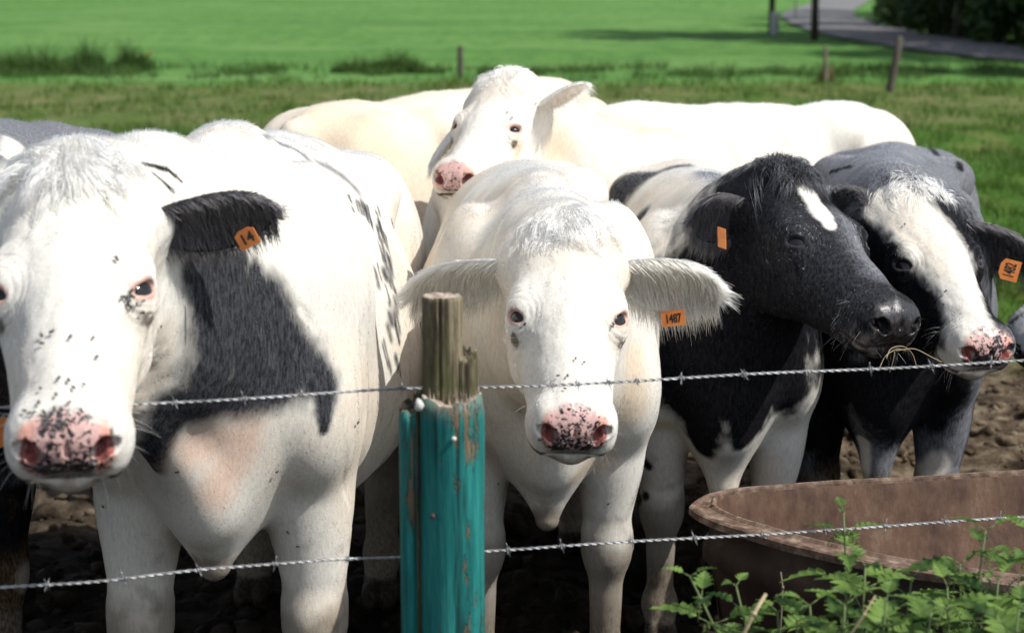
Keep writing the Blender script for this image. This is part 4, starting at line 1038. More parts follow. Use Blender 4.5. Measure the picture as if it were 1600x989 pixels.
crop = mixc(t, mapr(gnoise(.16, 3, (.5, 1, 1)), .50, .66), crop, (.13, .25, .070))
strip = ramp(t, gnoise(1.2, 6, (1, .3, 1)), [(.3, (.05, .11, .018)), (.5, (.12, .150, .045)), (.7, (.18, .165, .075))])
wob = math_('ADD', yy, math_('MULTIPLY', gnoise(.25, 3), 6.0))
near = mixc(t, mapr(wob, 25.5, 28.0), pas2, mixc(t, mapr(gnoise(.5, 4, (1, .2, 1)), .30, .52), pas2, strip))
far = mixc(t, mapr(wob, 40.0, 44.0), near, crop)
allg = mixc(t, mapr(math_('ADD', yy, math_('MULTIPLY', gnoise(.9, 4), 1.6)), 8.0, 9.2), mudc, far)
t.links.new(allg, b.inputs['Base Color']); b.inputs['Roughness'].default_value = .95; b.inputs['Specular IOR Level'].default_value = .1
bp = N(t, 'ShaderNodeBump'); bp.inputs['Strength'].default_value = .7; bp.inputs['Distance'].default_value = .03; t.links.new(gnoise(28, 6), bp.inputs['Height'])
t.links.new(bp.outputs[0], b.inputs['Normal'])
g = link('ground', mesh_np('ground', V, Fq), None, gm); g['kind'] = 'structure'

# road with a slight camber
rm = simple('asphalt', [(.3, (.13, .125, .125)), (.7, (.20, .195, .19))], 3, .85, bs=.2)
vr, fr = [], []
for i, p in enumerate(RC):
    d = RC[min(i + 1, len(RC) - 1)] - RC[max(i - 1, 0)]; d /= np.linalg.norm(d); nrm = np.array([-d[1], d[0]])
    for k, wd in enumerate((-2.1, -1.6, 0, 1.6, 2.1)):
        q = p + nrm * wd; vr.append((q[0], q[1], float(hgt(q[0], q[1])) + (.02, .06, .09, .06, .02)[k] + .03))
    if i:
        a = (i - 1) * 5
        for k in range(4): fr.append((a + k, a + k + 1, a + 6 + k, a + 5 + k))
r_ = link('road', mesh_np('road', vr, fr), None, rm); r_['kind'] = 'structure'


# ------------------------------------------------------------------ grass blades, denser near
def leaf_mat(name, c1, c2, trans=.35, rough=.5, scale=6):
    m = bpy.data.materials.new(name); m.use_nodes = True; t = m.node_tree; b = t.nodes['Principled BSDF']
    oi = N(t, 'ShaderNodeNewGeometry'); n = N(t, 'ShaderNodeTexNoise'); n.inputs['Scale'].default_value = scale; n.inputs['Detail'].default_value = 3
    t.links.new(oi.outputs['Position'], n.inputs['Vector'])
    at_ = N(t, 'ShaderNodeMath', operation='ADD'); t.links.new(n.outputs[0], at_.inputs[0])
    ri = N(t, 'ShaderNodeMath', operation='MULTIPLY_ADD'); t.links.new(oi.outputs['Random Per Island'], ri.inputs[0]); ri.inputs[1].default_value = .5; ri.inputs[2].default_value = -.25
    t.links.new(ri.outputs[0], at_.inputs[1])
    c = ramp(t, at_.outputs[0], [(.25, c1), (.75, c2)])
    t.links.new(c, b.inputs['Base Color']); b.inputs['Roughness'].default_value = rough; b.inputs['Specular IOR Level'].default_value = .25
    tr = N(t, 'ShaderNodeBsdfTranslucent'); t.links.new(c, tr.inputs[0])
    mx = N(t, 'ShaderNodeMixShader'); mx.inputs[0].default_value = trans
    t.links.new(b.outputs[0], mx.inputs[1]); t.links.new(tr.outputs[0], mx.inputs[2]); t.links.new(mx.outputs[0], t.nodes['Material Output'].inputs[0])
    return m


def blades(P, H, Wd, lean=.5):
    """three-point bent blades; returns verts, tris"""
    n = len(P); a = rng.uniform(0, 2 * np.pi, n); dx, dy = np.cos(a), np.sin(a)
    b = rng.uniform(0, 2 * np.pi, n); l = rng.uniform(.1, lean, n) * H
    side = np.stack([dx, dy, 0 * dx], 1) * Wd[:, None]
    lv = np.stack([np.cos(b) * l, np.sin(b) * l, 0 * l], 1)
    m = P + lv * .35 + np.array([0, 0, 1]) * (H * .55)[:, None]; tp = P + lv + np.array([0, 0, 1]) * H[:, None]
    V = np.stack([P - side, P + side, m + side * .7, m - side * .7, tp], 1).reshape(-1, 3)
    i = np.arange(n)[:, None] * 5
    F3 = np.concatenate([i + [0, 1, 2, 3], i + [3, 2, 4, 4]])
    return V, F3


def mesh_mixed(name, V, F4):
    tri = F4[:, 2] == F4[:, 3]; q, tr = F4[~tri], F4[tri][:, :3]
    me = bpy.data.meshes.new(name); me.vertices.add(len(V)); me.vertices.foreach_set('co', np.asarray(V, np.float32).ravel())
    li = np.concatenate([q.ravel(), tr.ravel()]).astype(np.int32); me.loops.add(len(li)); me.loops.foreach_set('vertex_index', li)
    me.polygons.add(len(F4)); me.polygons.foreach_set('loop_start', np.concatenate([np.arange(0, q.size, 4), q.size + np.arange(0, tr.size, 3)]).astype(np.int32))
    me.update(calc_edges=True); return me


def wedge(n, y0, y1, p=1.6, ext=1.35):
    u = rng.random(n); y = (y0 ** (1 - p) + u * (y1 ** (1 - p) - y0 ** (1 - p))) ** (1 / (1 - p))
    x = (rng.random(n) * 2 - 1) * y * .30 * ext
    return x, y


GR = leaf_mat('pasture_grass', (.035, .085, .010), (.12, .20, .030), .4)
x, y = wedge(90000, 7.6, 40, 1.5)
P3 = np.stack([x, y, 0 * x], 1).astype(np.float32)
dn = fbm(P3, 1.1, 3, 40); k = rng.random(len(x)) < sstep(.34, .56, dn) * sstep(7.4, 8.6, y + (noise(P3, .8, 91) - .5) * 1.2)
x, y, dn = x[k], y[k], dn[k]
Hh = (.03 + .09 * sstep(.45, .7, dn)) * rng.uniform(.6, 1.4, len(x)) * (1 + y / 60); Wb = .0028 * (1 + y / 12) * rng.uniform(.7, 1.3, len(x))
V, F4 = blades(np.stack([x, y, ground_z(x, y) - .01], 1), Hh, Wb, .9)
g = link('pasture_grass', mesh_mixed('pasture_grass', V, F4), None, GR); g['kind'] = 'stuff'

# crumbled clods of trodden earth
CL, t, b = new_mat('earth_clod'); geo = N(t, 'ShaderNodeNewGeometry'); sx = N(t, 'ShaderNodeSeparateXYZ'); t.links.new(geo.outputs['Position'], sx.inputs[0])
cn = gnoise(9, 5); cc_ = mixc(t, mapr(math_('ADD', sx.outputs[1], math_('MULTIPLY', gnoise(1.1, 4), 1.8)), 5.6, 6.9), ramp(t, cn, [(.36, (.010, .007, .005)), (.6, (.036, .027, .019))]), ramp(t, cn, [(.36, (.040, .028, .018)), (.5, (.12, .088, .058)), (.64, (.24, .19, .13))]))  # clods near the herd darkened too, with the shade painted in
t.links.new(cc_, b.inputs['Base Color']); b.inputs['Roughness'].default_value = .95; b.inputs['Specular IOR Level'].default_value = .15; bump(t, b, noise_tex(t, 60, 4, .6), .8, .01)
ico = bmesh.new(); bmesh.ops.create_icosphere(ico, subdivisions=2, radius=1); ico.verts.ensure_lookup_table()
IV = np.array([v.co for v in ico.verts]); IF = np.array([[v.index for v in f.verts] for f in ico.faces]); ico.free()
n = 5200; y = 2.6 + 5.6 * rng.random(n) ** .8; x = (rng.random(n) * 2 - 1) * (y * .36 + .2); sz = .008 + .034 * rng.random(n) ** 3.2
V, Fl = [], []
for i_ in range(n):
    s3 = sz[i_] * rng.uniform(.6, 1.3, 3) * np.array([1, 1, .7]); v_ = IV * (1 + .22 * rng.normal(size=(len(IV), 1))) * s3
    a_ = rng.uniform(0, 6.28); c_, q_ = math.cos(a_), math.sin(a_); v_ = v_ @ np.array([[c_, -q_, 0], [q_, c_, 0], [0, 0, 1]])
    V.append(v_ + [x[i_], y[i_], 0]); Fl.append(IF + i_ * len(IV))
V = np.concatenate(V); V[:, 2] += np.repeat(ground_z(x, y) + sz * .15, len(IV))
g = link('earth_clods', mesh_np('earth_clods', V, np.concatenate(Fl), False), None, CL); g['kind'] = 'stuff'

# rank tussocks along the far edge of the pasture
TU = leaf_mat('tussock_green', (.035, .085, .018), (.12, .20, .050), .4)
TB = leaf_mat('tussock_straw', (.10, .09, .035), (.26, .21, .10), .3)


def tussock(px, d, wid, hh, lab, mat=None, n=620):
    c = at(px, 100, d); x0, y0 = c[0], d / math.cos(TH) * 1.0
    y0 = d
    r = np.sqrt(rng.random(n)) * wid; a = rng.uniform(0, 2 * np.pi, n); x = x0 + r * np.cos(a); y = y0 + r * np.sin(a) * .6
    H_ = hh * 1.1 * (1 - .75 * (r / wid)) * rng.uniform(.35, 1.25, n) * (.45 + 1.1 * noise(np.stack([x, y, 0 * x], 1), 3.0, 66))
    P = np.stack([x - x0, y - y0, ground_z(x, y)], 1)
    V, F4 = blades(P, H_, np.full(n, .014) * rng.uniform(.6, 1.5, n), .7)
    o = link('tussock', mesh_mixed('tussock', V, F4), None, mat or TU); o.location = (x0, y0, 0)
    tag(o, lab, 'grass tussock', 'rank tussocks along the pasture edge')


for px, d, wid, hh, lab in [(-30, 44, 1.1, 1.0, 'dark tall tussock cut by the picture edge'), (28, 45, .9, .95, 'dark green tussock, tallest of the row'), (78, 44, .7, .8, 'bushy green tussock second of the row from the edge'),
                            (135, 45, 1.0, .9, 'broad dark tussock in the middle of the row'), (212, 46, .55, .8, 'narrow green tussock beside the small orange flower'),
                            (565, 45, .8, .7, 'dark tussock at the far pasture edge before the field'), (620, 45, .7, .55, 'low dark tussock between the rounded white back and the thin post'), (655, 44.5, .7, .42, 'low spreading tussock just before the thin fence post')]:
    tussock(px, d, wid, hh, lab)
tussock(1287, 39.8, .22, .38, 'dry straw tuft round the foot of the pale post', TB, 240)


x = rng.uniform(-17, 17, 30000); y = rng.normal(44.5, 1.6, 30000); k = rng.random(30000) < sstep(.42, .62, fbm(np.stack([x, y * .5, 0 * x], 1).astype(np.float32), .9, 3, 77)); x, y = x[k], y[k]
V, F4 = blades(np.stack([x, y, ground_z(x, y) - .02], 1), rng.uniform(.10, .34, len(x)) * (.4 + noise(np.stack([x, y, 0 * x], 1), 1.3, 78)), np.full(len(x), .012), .8)
g = link('rough_grass', mesh_mixed('rough_grass', V, F4), None, TU); g['kind'] = 'stuff'

# ------------------------------------------------------------------ background posts
WOODD = simple('weathered_dark_wood', [(.3, (.035, .028, .022)), (.7, (.11, .09, .07))], 12, .85, stretch=(1, 1, .15))
WOODL = simple('weathered_wood', [(.3, (.09, .075, .055)), (.7, (.26, .22, .16))], 12, .85, stretch=(1, 1, .15))


def post(px, d, h, r, lean, lab, mat=WOODD, cat='fence post', name='fence_post'):
    x0 = (px - CX) / F_PX * d; z0 = float(ground_z(np.array([x0]), np.array([d]))[0])
    m = MB(); m.tube([(0, 0, -.3), (0, 0, .1), (lean * .5, 0, h * .5), (lean, 0, h - .02), (lean, 0, h)], [r * 1.1, r * 1.05, r, r * .95, r * .7], 10)
    e = empty(name, (x0, d, z0)); m.build('shaft', mat, e)
    c = MB(); c.tube([(lean, 0, h), (lean, 0, h + .015)], [r * .7, r * .3], 10); c.build('weathered_top', WOODL, e)
    tag(e, lab, cat, 'posts beyond the pasture'); return e


post(720, 42, .78, .07, 0, 'short upright fence post at the far pasture edge')
post(1386, 35.5, 1.12, .085, .16, 'leaning dark fence post beside the road verge')
post(1286, 39.5, .84, .05, -.03, 'pale weathered short post with dry grass at its foot', WOODL)
BARK = simple('bark', [(.3, (.018, .014, .010)), (.7, (.07, .055, .04))], 9, .9, stretch=(1, 1, .2), bs=.6, bd=.02)
STEEL = simple('galvanised_pole', [(.3, (.30, .31, .32)), (.7, (.45, .46, .47))], 5, .5)

# ------------------------------------------------------------------ trees
CROWN = leaf_mat('tree_leaves', (.012, .030, .006), (.045, .085, .016), .25, .5, 1.2)
CROWN2 = leaf_mat('light_tree_leaves', (.03, .07, .01), (.09, .16, .03), .3, .5, 1.2)


def tree(x0, y0, h, cr, lab, trunk_r=.16, crown_from=.25, n=3600, mat=None, group='trees beside the road', leaf=.16):
    z0 = float(hgt(x0, np.array(y0)))
    e = empty('tree', (x0, y0, z0)); tag(e, lab, 'tree', group)
    m = MB(); top = h * .82
    pts = [(0, 0, -.3)] + [(random.uniform(-.02, .02) * h * k / 5, random.uniform(-.02, .02) * h * k / 5, top * k / 5) for k in range(1, 6)]
    m.tube(pts, [trunk_r * 1.25] + [trunk_r * (1 - .17 * k) for k in range(5)], 9)
    lobes = []
    nl = 26
    for k in range(nl):
        u = crown_from + (1 - crown_from) * (k + random.random()) / nl; a = k * 2.4 + random.uniform(-.5, .5)
        rr = cr * math.sin(math.pi * min(.97, (.12 + .88 * (u - crown_from) / (1 - crown_from)))) ** .6 * random.uniform(.45, .95)
        c = (math.cos(a) * rr, math.sin(a) * rr, h * u * .97); lobes.append((c, cr * random.uniform(.26, .46)))
        zb = min(top, h * u * .75); m.tube([(0, 0, zb), (c[0] * .55, c[1] * .55, (zb + c[2]) / 2 + .1), c], [trunk_r * .35, trunk_r * .2, trunk_r * .06], 5)
    m.build('trunk', BARK, e)
    li = rng.integers(0, nl, n); C = np.array([lobes[i][0] for i in li]); Rr = np.array([lobes[i][1] for i in li])
    d = rng.normal(size=(n, 3)); d /= np.linalg.norm(d, axis=1)[:, None]; d[:, 2] *= .75
    P = C + d * (Rr * rng.random(n) ** .45)[:, None]
    a1 = rng.normal(size=(n, 3)); a1 /= np.linalg.norm(a1, axis=1)[:, None]; a2 = np.cross(a1, d + .01); a2 /= np.linalg.norm(a2, axis=1)[:, None]
    s1 = leaf * rng.uniform(.6, 1.5, n)[:, None]
    V = np.stack([P - a1 * s1, P - a2 * s1 * .6, P + a1 * s1, P + a2 * s1 * .6 + d * s1 * .3], 1).reshape(-1, 3); i = np.arange(n)[:, None] * 4
    link('crown', mesh_np('crown', V, i + [0, 1, 2, 3], False), e, mat or CROWN)


random.seed(3)
# slender trunks and pole at the near side of the road
tree(11.2, 64, 11, 2.6, 'slim dark trunked tree standing at the near road edge', .13, .42, 2600, leaf=.2)
tree(10.5, 70, 10, 2.4, 'tree with a pale painted foot left of the slim dark trunk', .12, .45, 2200, leaf=.2)
pe = post(1205, 69.7, .9, .17, 0, 'pale short marker post at the foot of a roadside tree', STEEL, 'marker post', 'marker_post')
e = empty('sign_pole', ((1236 - CX) / F_PX * 88, 88, float(hgt(0, np.array(88.0))))); m = MB(); m.tube([(0, 0, -.3), (0, 0, 4.5)], .05, 8); m.build('pole', STEEL, e)
m = MB(); m.tube([(0, -.06, 4.1), (0, -.10, 4.1)], .30, 20); m.build('plate', STEEL, e); tag(e, 'thin grey pole standing far along the road', 'pole')
wood = [(18.6, 63, 12, 3.9, 'dark tree nearest to the road bend'), (19.5, 58, 12, 4.2, 'dark tree overhanging the near bend of the road'), (21.5, 68, 13, 4.5, 'dense dark tree behind the road bend'), (22, 79, 12, 4.4, 'dark rounded tree midway along the far verge'),
        (24.5, 91, 13, 4.6, 'dark tree deep in the roadside wood'), (27, 104, 13, 4.8, 'dark tree where the road disappears'), (25, 60, 14, 5, 'tall dark tree at the right edge of the wood'),
        (30, 72, 14, 5.2, 'dark tree behind the front row of the wood'), (33, 88, 14, 5.4, 'far dark tree closing off the wood')]
for q in wood: tree(*q, trunk_r=.22, crown_from=.04, n=5200, group='trees of the roadside wood', leaf=.24)
# trees to the right of the picture: they throw the bands of shade over the field and the road
for q in [(17.2, 66.5, 15, 3.2, 'tall tree right of the road, shading the asphalt'), (16.8, 43, 9, 2.6, 'small tree by the verge, shading the near road'), (20, 51, 12, 3.6, 'spreading tree shading the road bend')]:
    tree(*q, trunk_r=.2, crown_from=.30, n=4200, leaf=.22)
# low hedge bank behind the road
for i, (x0, y0, lab) in enumerate([(17.8, 53.5, 'dark shrub on the verge of the bend'), (17.5, 60, 'low dark shrub beside the road bend'), (17.6, 69, 'rounded dark shrub on the far verge'), (18.2, 77, 'dark shrub before the wood midway along the road'), (20, 87, 'dim green shrub far along the verge'), (22.5, 99, 'lighter green shrub where the road ends')]):
    tree(x0, y0, 2.0, 1.9, lab, .05, .02, 2200, CROWN if i < 4 else CROWN2, 'shrubs on the road verge', .12)
# small orange flower head among the tussocks
c = at(240, 101, 44.0); e = empty('flower', (c[0], 44, float(ground_z(np.array([c[0]]), np.array([44.0]))[0])))
m = MB(); m.tube([(0, 0, 0), (.02, 0, .3), (0, 0, .5)], .012, 6); m.build('stem', TU, e)
bm = bmesh.new()
for k in range(12):
    a = k * math.pi / 6; p0 = Vector((0, 0, 0)); u = Vector((math.cos(a), math.sin(a) * .8, .35)); sd = Vector((-math.sin(a), math.cos(a), 0))
    bm.faces.new([bm.verts.new(p0), bm.verts.new(u * .09 - sd * .03), bm.verts.new(u * .15), bm.verts.new(u * .09 + sd * .03)])
me = bpy.data.meshes.new('blossom'); bm.to_mesh(me); bm.free()
m_, t_, b_ = new_mat('petal_orange'); b_.inputs['Base Color'].default_value = (.75, .20, .06, 1)
o = link('blossom', me, e, m_); o.location = (0, 0, .5); tag(e, 'small orange flower at the end of the tussock row', 'flower')

# ------------------------------------------------------------------ trough
RUST, t, b = new_mat('rusty_sheet_steel')
n1 = noise_tex(t, 7, 8, .75, stretch=(1, 1, .45)); n2 = noise_tex(t, 30, 6, .75, stretch=(1, 1, .5))
c = ramp(t, n1, [(.32, (.026, .013, .008)), (.45, (.070, .034, .020)), (.56, (.125, .068, .040)), (.68, (.22, .155, .105))])
c = mixc(t, mapr_ := ramp(t, n2, [(.45, (0, 0, 0)), (.75, (.55, .55, .55))]), c, (.15, .095, .060))
n3 = noise_tex(t, 3.2, 5, .75, stretch=(1, 1, .35)); c = mixc(t, ramp(t, n3, [(.60, (0, 0, 0)), (.70, (.6, .6, .6))]), c, (.12, .13, .10))
t.links.new(c, b.inputs['Base Color']); b.inputs['Roughness'].default_value = .62; b.inputs['Metallic'].default_value = .25
bump(t, b, n2, .5, .003)
RIM = simple('worn_rust_rim', [(.3, (.05, .028, .018)), (.5, (.16, .100, .068)), (.7, (.34, .26, .19))], 34, .6, bs=.5, bd=.003)
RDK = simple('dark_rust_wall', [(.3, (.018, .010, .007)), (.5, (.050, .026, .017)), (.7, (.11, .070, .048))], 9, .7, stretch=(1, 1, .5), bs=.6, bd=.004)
tp = [(.345, 3.33), (.375, 3.42), (.45, 3.475), (.75, 3.545), (1.15, 3.635), (1.60, 3.735), (2.0, 3.80), (2.18, 3.72), (2.20, 3.50), (2.12, 3.25), (1.90, 2.98), (1.60, 2.84), (1.25, 2.785), (.95, 2.83), (.70, 2.945), (.50, 3.10), (.39, 3.23)]
tc = catmull(tp + [tp[0]], 14)[:-1] + np.array([.03, 0]); cen = tc.mean(0)
TR = empty('trough', (cen[0], cen[1], 0)); tag(TR, 'large rusty steel water trough with a curved rim behind the lower wire', 'trough')
ZR = .618



def ring(off, z, flange=False):
    n = len(tc); out = []
    for i in range(n):
        d = tc[(i + 1) % n] - tc[i - 1]; d /= np.linalg.norm(d); nn = np.array([d[1], -d[0]])
        if nn @ (tc[i] - cen) < 0: nn = -nn
        kf = 1 if not flange else 1.25 - .95 * float(sstep(3.30, 3.46, np.array(tc[i][1] - .12 * (tc[i][0] - .4))))
        q = tc[i] + nn * ((off + .018) * kf - .018) - cen; dent = .0012 * math.sin(i * .21) + .0006 * math.sin(i * .53)
        out.append((q[0], q[1], z + dent))
    return out


def loft(rings, name, mat, cap=False):
    n = len(rings[0]); V = [p for r in rings for p in r]; Fc = []
    for k in range(len(rings) - 1):
        for i in range(n): Fc.append((k * n + i, k * n + (i + 1) % n, (k + 1) * n + (i + 1) % n, (k + 1) * n + i))
    if cap: Fc.append(tuple(range((len(rings) - 1) * n, len(rings) * n)))
    me = bpy.data.meshes.new(name); me.from_pydata(V, [], Fc); me.update(); me.polygons.foreach_set('use_smooth', [True] * len(me.polygons))
    o = link(name, me, TR, mat); return o


loft([ring(-.022, ZR - .004), ring(-.030, ZR - .03), ring(-.040, ZR - .09), ring(-.075, ZR - .20), ring(-.10, ZR - .27), ring(-.16, ZR - .30), ring(-.30, ZR - .305)], 'basin', RUST, True)
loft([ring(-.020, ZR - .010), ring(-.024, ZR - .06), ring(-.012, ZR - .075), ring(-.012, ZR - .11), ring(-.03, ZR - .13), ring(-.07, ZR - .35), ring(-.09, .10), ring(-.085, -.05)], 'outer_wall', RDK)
ro = loft([ring(-.036, ZR - .014, True), ring(-.0345, ZR - .002, True), ring(-.031, ZR + .0025, True), ring(-.027, ZR + .0025, True), ring(-.022, ZR - .003, True), ring(-.004, ZR - .004, True), ring(.004, ZR + .001, True), ring(.010, ZR + .001, True), ring(.013, ZR - .002, True), ring(.013, ZR - .016, True), ring(.008, ZR - .018, True), ring(-.004, ZR - .014, True)], 'rim', RIM)
ro.data.polygons.foreach_set('use_smooth', [False] * len(ro.data.polygons))
# ------------------------------------------------------------------ teal fence post
PX = (690 - CX) / F_PX * 2.5
PAINT, t, b = new_mat('teal_paint')
v = noise_tex(t, 34, 6, .75, stretch=(1, 1, .07)); base = ramp(t, v, [(.32, (.003, .070, .070)), (.5, (.008, .165, .155)), (.68, (.035, .27, .24))])
fl = noise_tex(t, 20, 7, .8, stretch=(1, 1, .16)); flm = ramp(t, fl, [(.572, (0, 0, 0)), (.60, (1, 1, 1))])
gr = noise_tex(t, 40, 5, .7, stretch=(1, 1, .05)); wood_c = ramp(t, gr, [(.3, (.06, .045, .03)), (.7, (.24, .17, .10))])
crk = ramp(t, noise_tex(t, 60, 4, .8, stretch=(1, 1, .035)), [(.36, (.22, .22, .22)), (.46, (1, 1, 1))])
mm = N(t, 'ShaderNodeMix'); mm.data_type = 'RGBA'; mm.blend_type = 'MULTIPLY'; mm.inputs[0].default_value = .85; t.links.new(base, mm.inputs[6]); t.links.new(crk, mm.inputs[7])
c = mixc(t, flm, mm.outputs[2], wood_c)
tc_ = N(t, 'ShaderNodeTexCoord'); sp_ = N(t, 'ShaderNodeSeparateXYZ'); t.links.new(tc_.outputs['Object'], sp_.inputs[0])
zt = N(t, 'ShaderNodeMapRange'); t.links.new(sp_.outputs[2], zt.inputs[0]); zt.inputs[1].default_value = 1.006; zt.inputs[2].default_value = 1.032
ml = N(t, 'ShaderNodeMath', operation='MULTIPLY'); t.links.new(zt.outputs[0], ml.inputs[0]); nn_ = noise_tex(t, 30, 4, .7); t.links.new(nn_, ml.inputs[1])
c = mixc(t, ml.outputs[0], c, (.20, .17, .12))
t.links.new(c, b.inputs['Base Color']); b.inputs['Roughness'].default_value = .62; b.inputs['Specular IOR Level'].default_value = .35
hb = N(t, 'ShaderNodeMath', operation='SUBTRACT'); t.links.new(gr, hb.inputs[0]); t.links.new(flm, hb.inputs[1])
bump(t, b, hb.outputs[0], .8, .006)
MOSS, t, b = new_mat('mossy_old_wood')
gw = noise_tex(t, 34, 6, .75, stretch=(1, 1, .06)); wc = ramp(t, gw, [(.36, (.014, .011, .007)), (.46, (.08, .062, .036)), (.56, (.24, .20, .125)), (.70, (.42, .36, .25))])
ms = noise_tex(t, 16, 5, .7, stretch=(1, 1, .35)); wc = mixc(t, ramp(t, ms, [(.47, (0, 0, 0)), (.60, (.85, .85, .85))]), wc, (.060, .068, .018))
t.links.new(wc, b.inputs['Base Color']); b.inputs['Roughness'].default_value = .95; bump(t, b, gw, 1.0, .010)
ENDG = simple('broken_wood_end', [(.3, (.16, .12, .09)), (.55, (.42, .34, .27)), (.75, (.62, .56, .50))], 60, .9, bs=.8, bd=.004)
PO = empty('fence_post', (PX, 2.485, 0)); tag(PO, 'split round fence post painted teal with a broken mossy wooden top', 'fence post')


def stave(name, mat, cx, cy, rx, ry, z0, ztop, a0=0, a1=360, seg=46, nz=60, jag=.0, grooves=(), warp=.0, seed=0, topmat=None, rough=1.0):
    """column of roughly elliptic section with grain grooves and a ragged top"""
    V, Fc = [], []; full = (a1 - a0) >= 360
    A = np.radians(a0 + (a1 - a0) * np.arange(seg) / (seg if full else seg - 1)); ca_, sa_ = np.cos(A), np.sin(A)
    PA = np.stack([ca_ * 1.5, sa_ * 1.5, 0 * A + seed], 1).astype(np.float32)
    gN = noise(PA, 6, seed) - .5; tops = ztop + jag * (noise(PA, 2.2, seed + 1) - .5) * 2 + jag * .5 * (noise(PA, 5, seed + 2) - .5) * 2
    for iz in range(nz + 1):
        fz = iz / nz; z = z0 + (tops - z0) * fz
        k = 1 + .05 * rough * gN + .03 * (noise(np.stack([ca_ * 2, sa_ * 2, z * 3.0], 1).astype(np.float32), 1.7, seed + 3) - .5)
        for (ga, gw_, gd) in grooves:
            da = (np.degrees(A) - ga + 180) % 360 - 180; k = k - gd * np.exp(-(da / gw_) ** 2)
        if fz > .985: k = k * .94
        V += np.stack([cx + rx * k * ca_ + warp * z, cy + ry * k * sa_, z], 1).tolist()
    for iz in range(nz):
        for i in range(seg if full else seg - 1):
            j = (i + 1) % seg; Fc.append((iz * seg + i, iz * seg + j, (iz + 1) * seg + j, (iz + 1) * seg + i))
    o0 = len(V); t0 = nz * seg; V.append((sum(V[t0 + i][0] for i in range(seg)) / seg, sum(V[t0 + i][1] for i in range(seg)) / seg, sum(V[t0 + i][2] for i in range(seg)) / seg - .006))
    caps = [(t0 + i, t0 + (i + 1) % seg, o0) for i in range(seg)]
    me = bpy.data.meshes.new(name); me.from_pydata(V, [], Fc + caps); me.update()
    me.polygons.foreach_set('use_smooth', [True] * len(me.polygons))
    o = link(name, me, PO, mat)
    if topmat:
        me.materials.append(topmat)
        for p in me.polygons[len(Fc):]: p.material_index = 1; p.use_smooth = False
    return o


stave('painted_pole', PAINT, .0125, 0, .0490, .052, -.1, 1.036, grooves=[(292, 4, .05), (312, 3, .05), (252, 3, .03), (180, 12, .12)], jag=.009, seed=5, topmat=ENDG)
stave('split_slab', PAINT, -.0500, .012, .0170, .035, -.1, 1.018, grooves=[(300, 10, .05)], jag=.008, seed=9, topmat=MOSS)
stave('broken_core', MOSS, .000, .004, .0305, .030, 1.00, 1.188, seg=100, grooves=[(264, 3, .16), (268, 1.5, .10), (297, 1.5, .04), (243, 1.5, .03)], jag=.0018, rough=.2, seed=12, nz=50, topmat=ENDG)
stave('side_splinter', MOSS, .036, .004, .0165, .024, 1.00, 1.10, grooves=[(262, 8, .15)], jag=.010, seed=15, nz=24, rough=.8)
stave('split_moss', MOSS, -.0345, .010, .0100, .030, .2, 1.035, grooves=[(270, 20, .25)], jag=.01, seed=18, nz=40)
sb = bmesh.new()
for i in range(40):                           # torn fibres on the shoulder of the break
    a = random.uniform(math.pi, 2 * math.pi); r = random.uniform(.026, .043); x_, y_ = .012 + r * math.cos(a), r * math.sin(a); h_ = random.uniform(.006, .028); w_ = random.uniform(.001, .003)
    q = [sb.verts.new((x_ - w_, y_, 1.028)), sb.verts.new((x_ + w_, y_, 1.028)), sb.verts.new((x_ + random.uniform(-.006, .006), y_ + random.uniform(-.004, .006), 1.032 + h_)), sb.verts.new((x_, y_ + w_ * 1.5, 1.028))]
    sb.faces.new((q[0], q[1], q[2])); sb.faces.new((q[1], q[3], q[2])); sb.faces.new((q[3], q[0], q[2]))
me = bpy.data.meshes.new('torn_fibres'); sb.to_mesh(me); sb.free(); link('torn_fibres', me, PO, ENDG)
WHT = simple('pale_resin', [(.3, (.55, .55, .52)), (.7, (.8, .8, .78))], 60, .5)
m = MB(); m.tube([(-.036, -.034, 1.024), (-.034, -.040, 1.028), (-.032, -.043, 1.033), (-.034, -.041, 1.038), (-.035, -.037, 1.041)], [.003, .0060, .0068, .0050, .002], 10); m.build('pale_lump', WHT, PO)
m = MB(); m.tube([(.018, -.0545, .985), (.018, -.0575, .985)], [.0042, .003], 10); m.build('nail_head', WHT, PO)
m = MB(); m.tube([(-.014, -.050, .868), (-.014, -.060, .868)], [.0035, .0035], 8); m.build('nail_head', simple('rusty_nail', [(.3, (.04, .02, .012)), (.7, (.1, .05, .03))], 60), PO)
# ------------------------------------------------------------------ barbed wires
WIRE, t, b = new_mat('galvanised_wire')
t.links.new(ramp(t, noise_tex(t, 30, 4, .7), [(.3, (.22, .22, .22)), (.7, (.55, .55, .56))]), b.inputs['Base Color']); b.inputs['Roughness'].default_value = .42; b.inputs['Metallic'].default_value = .55


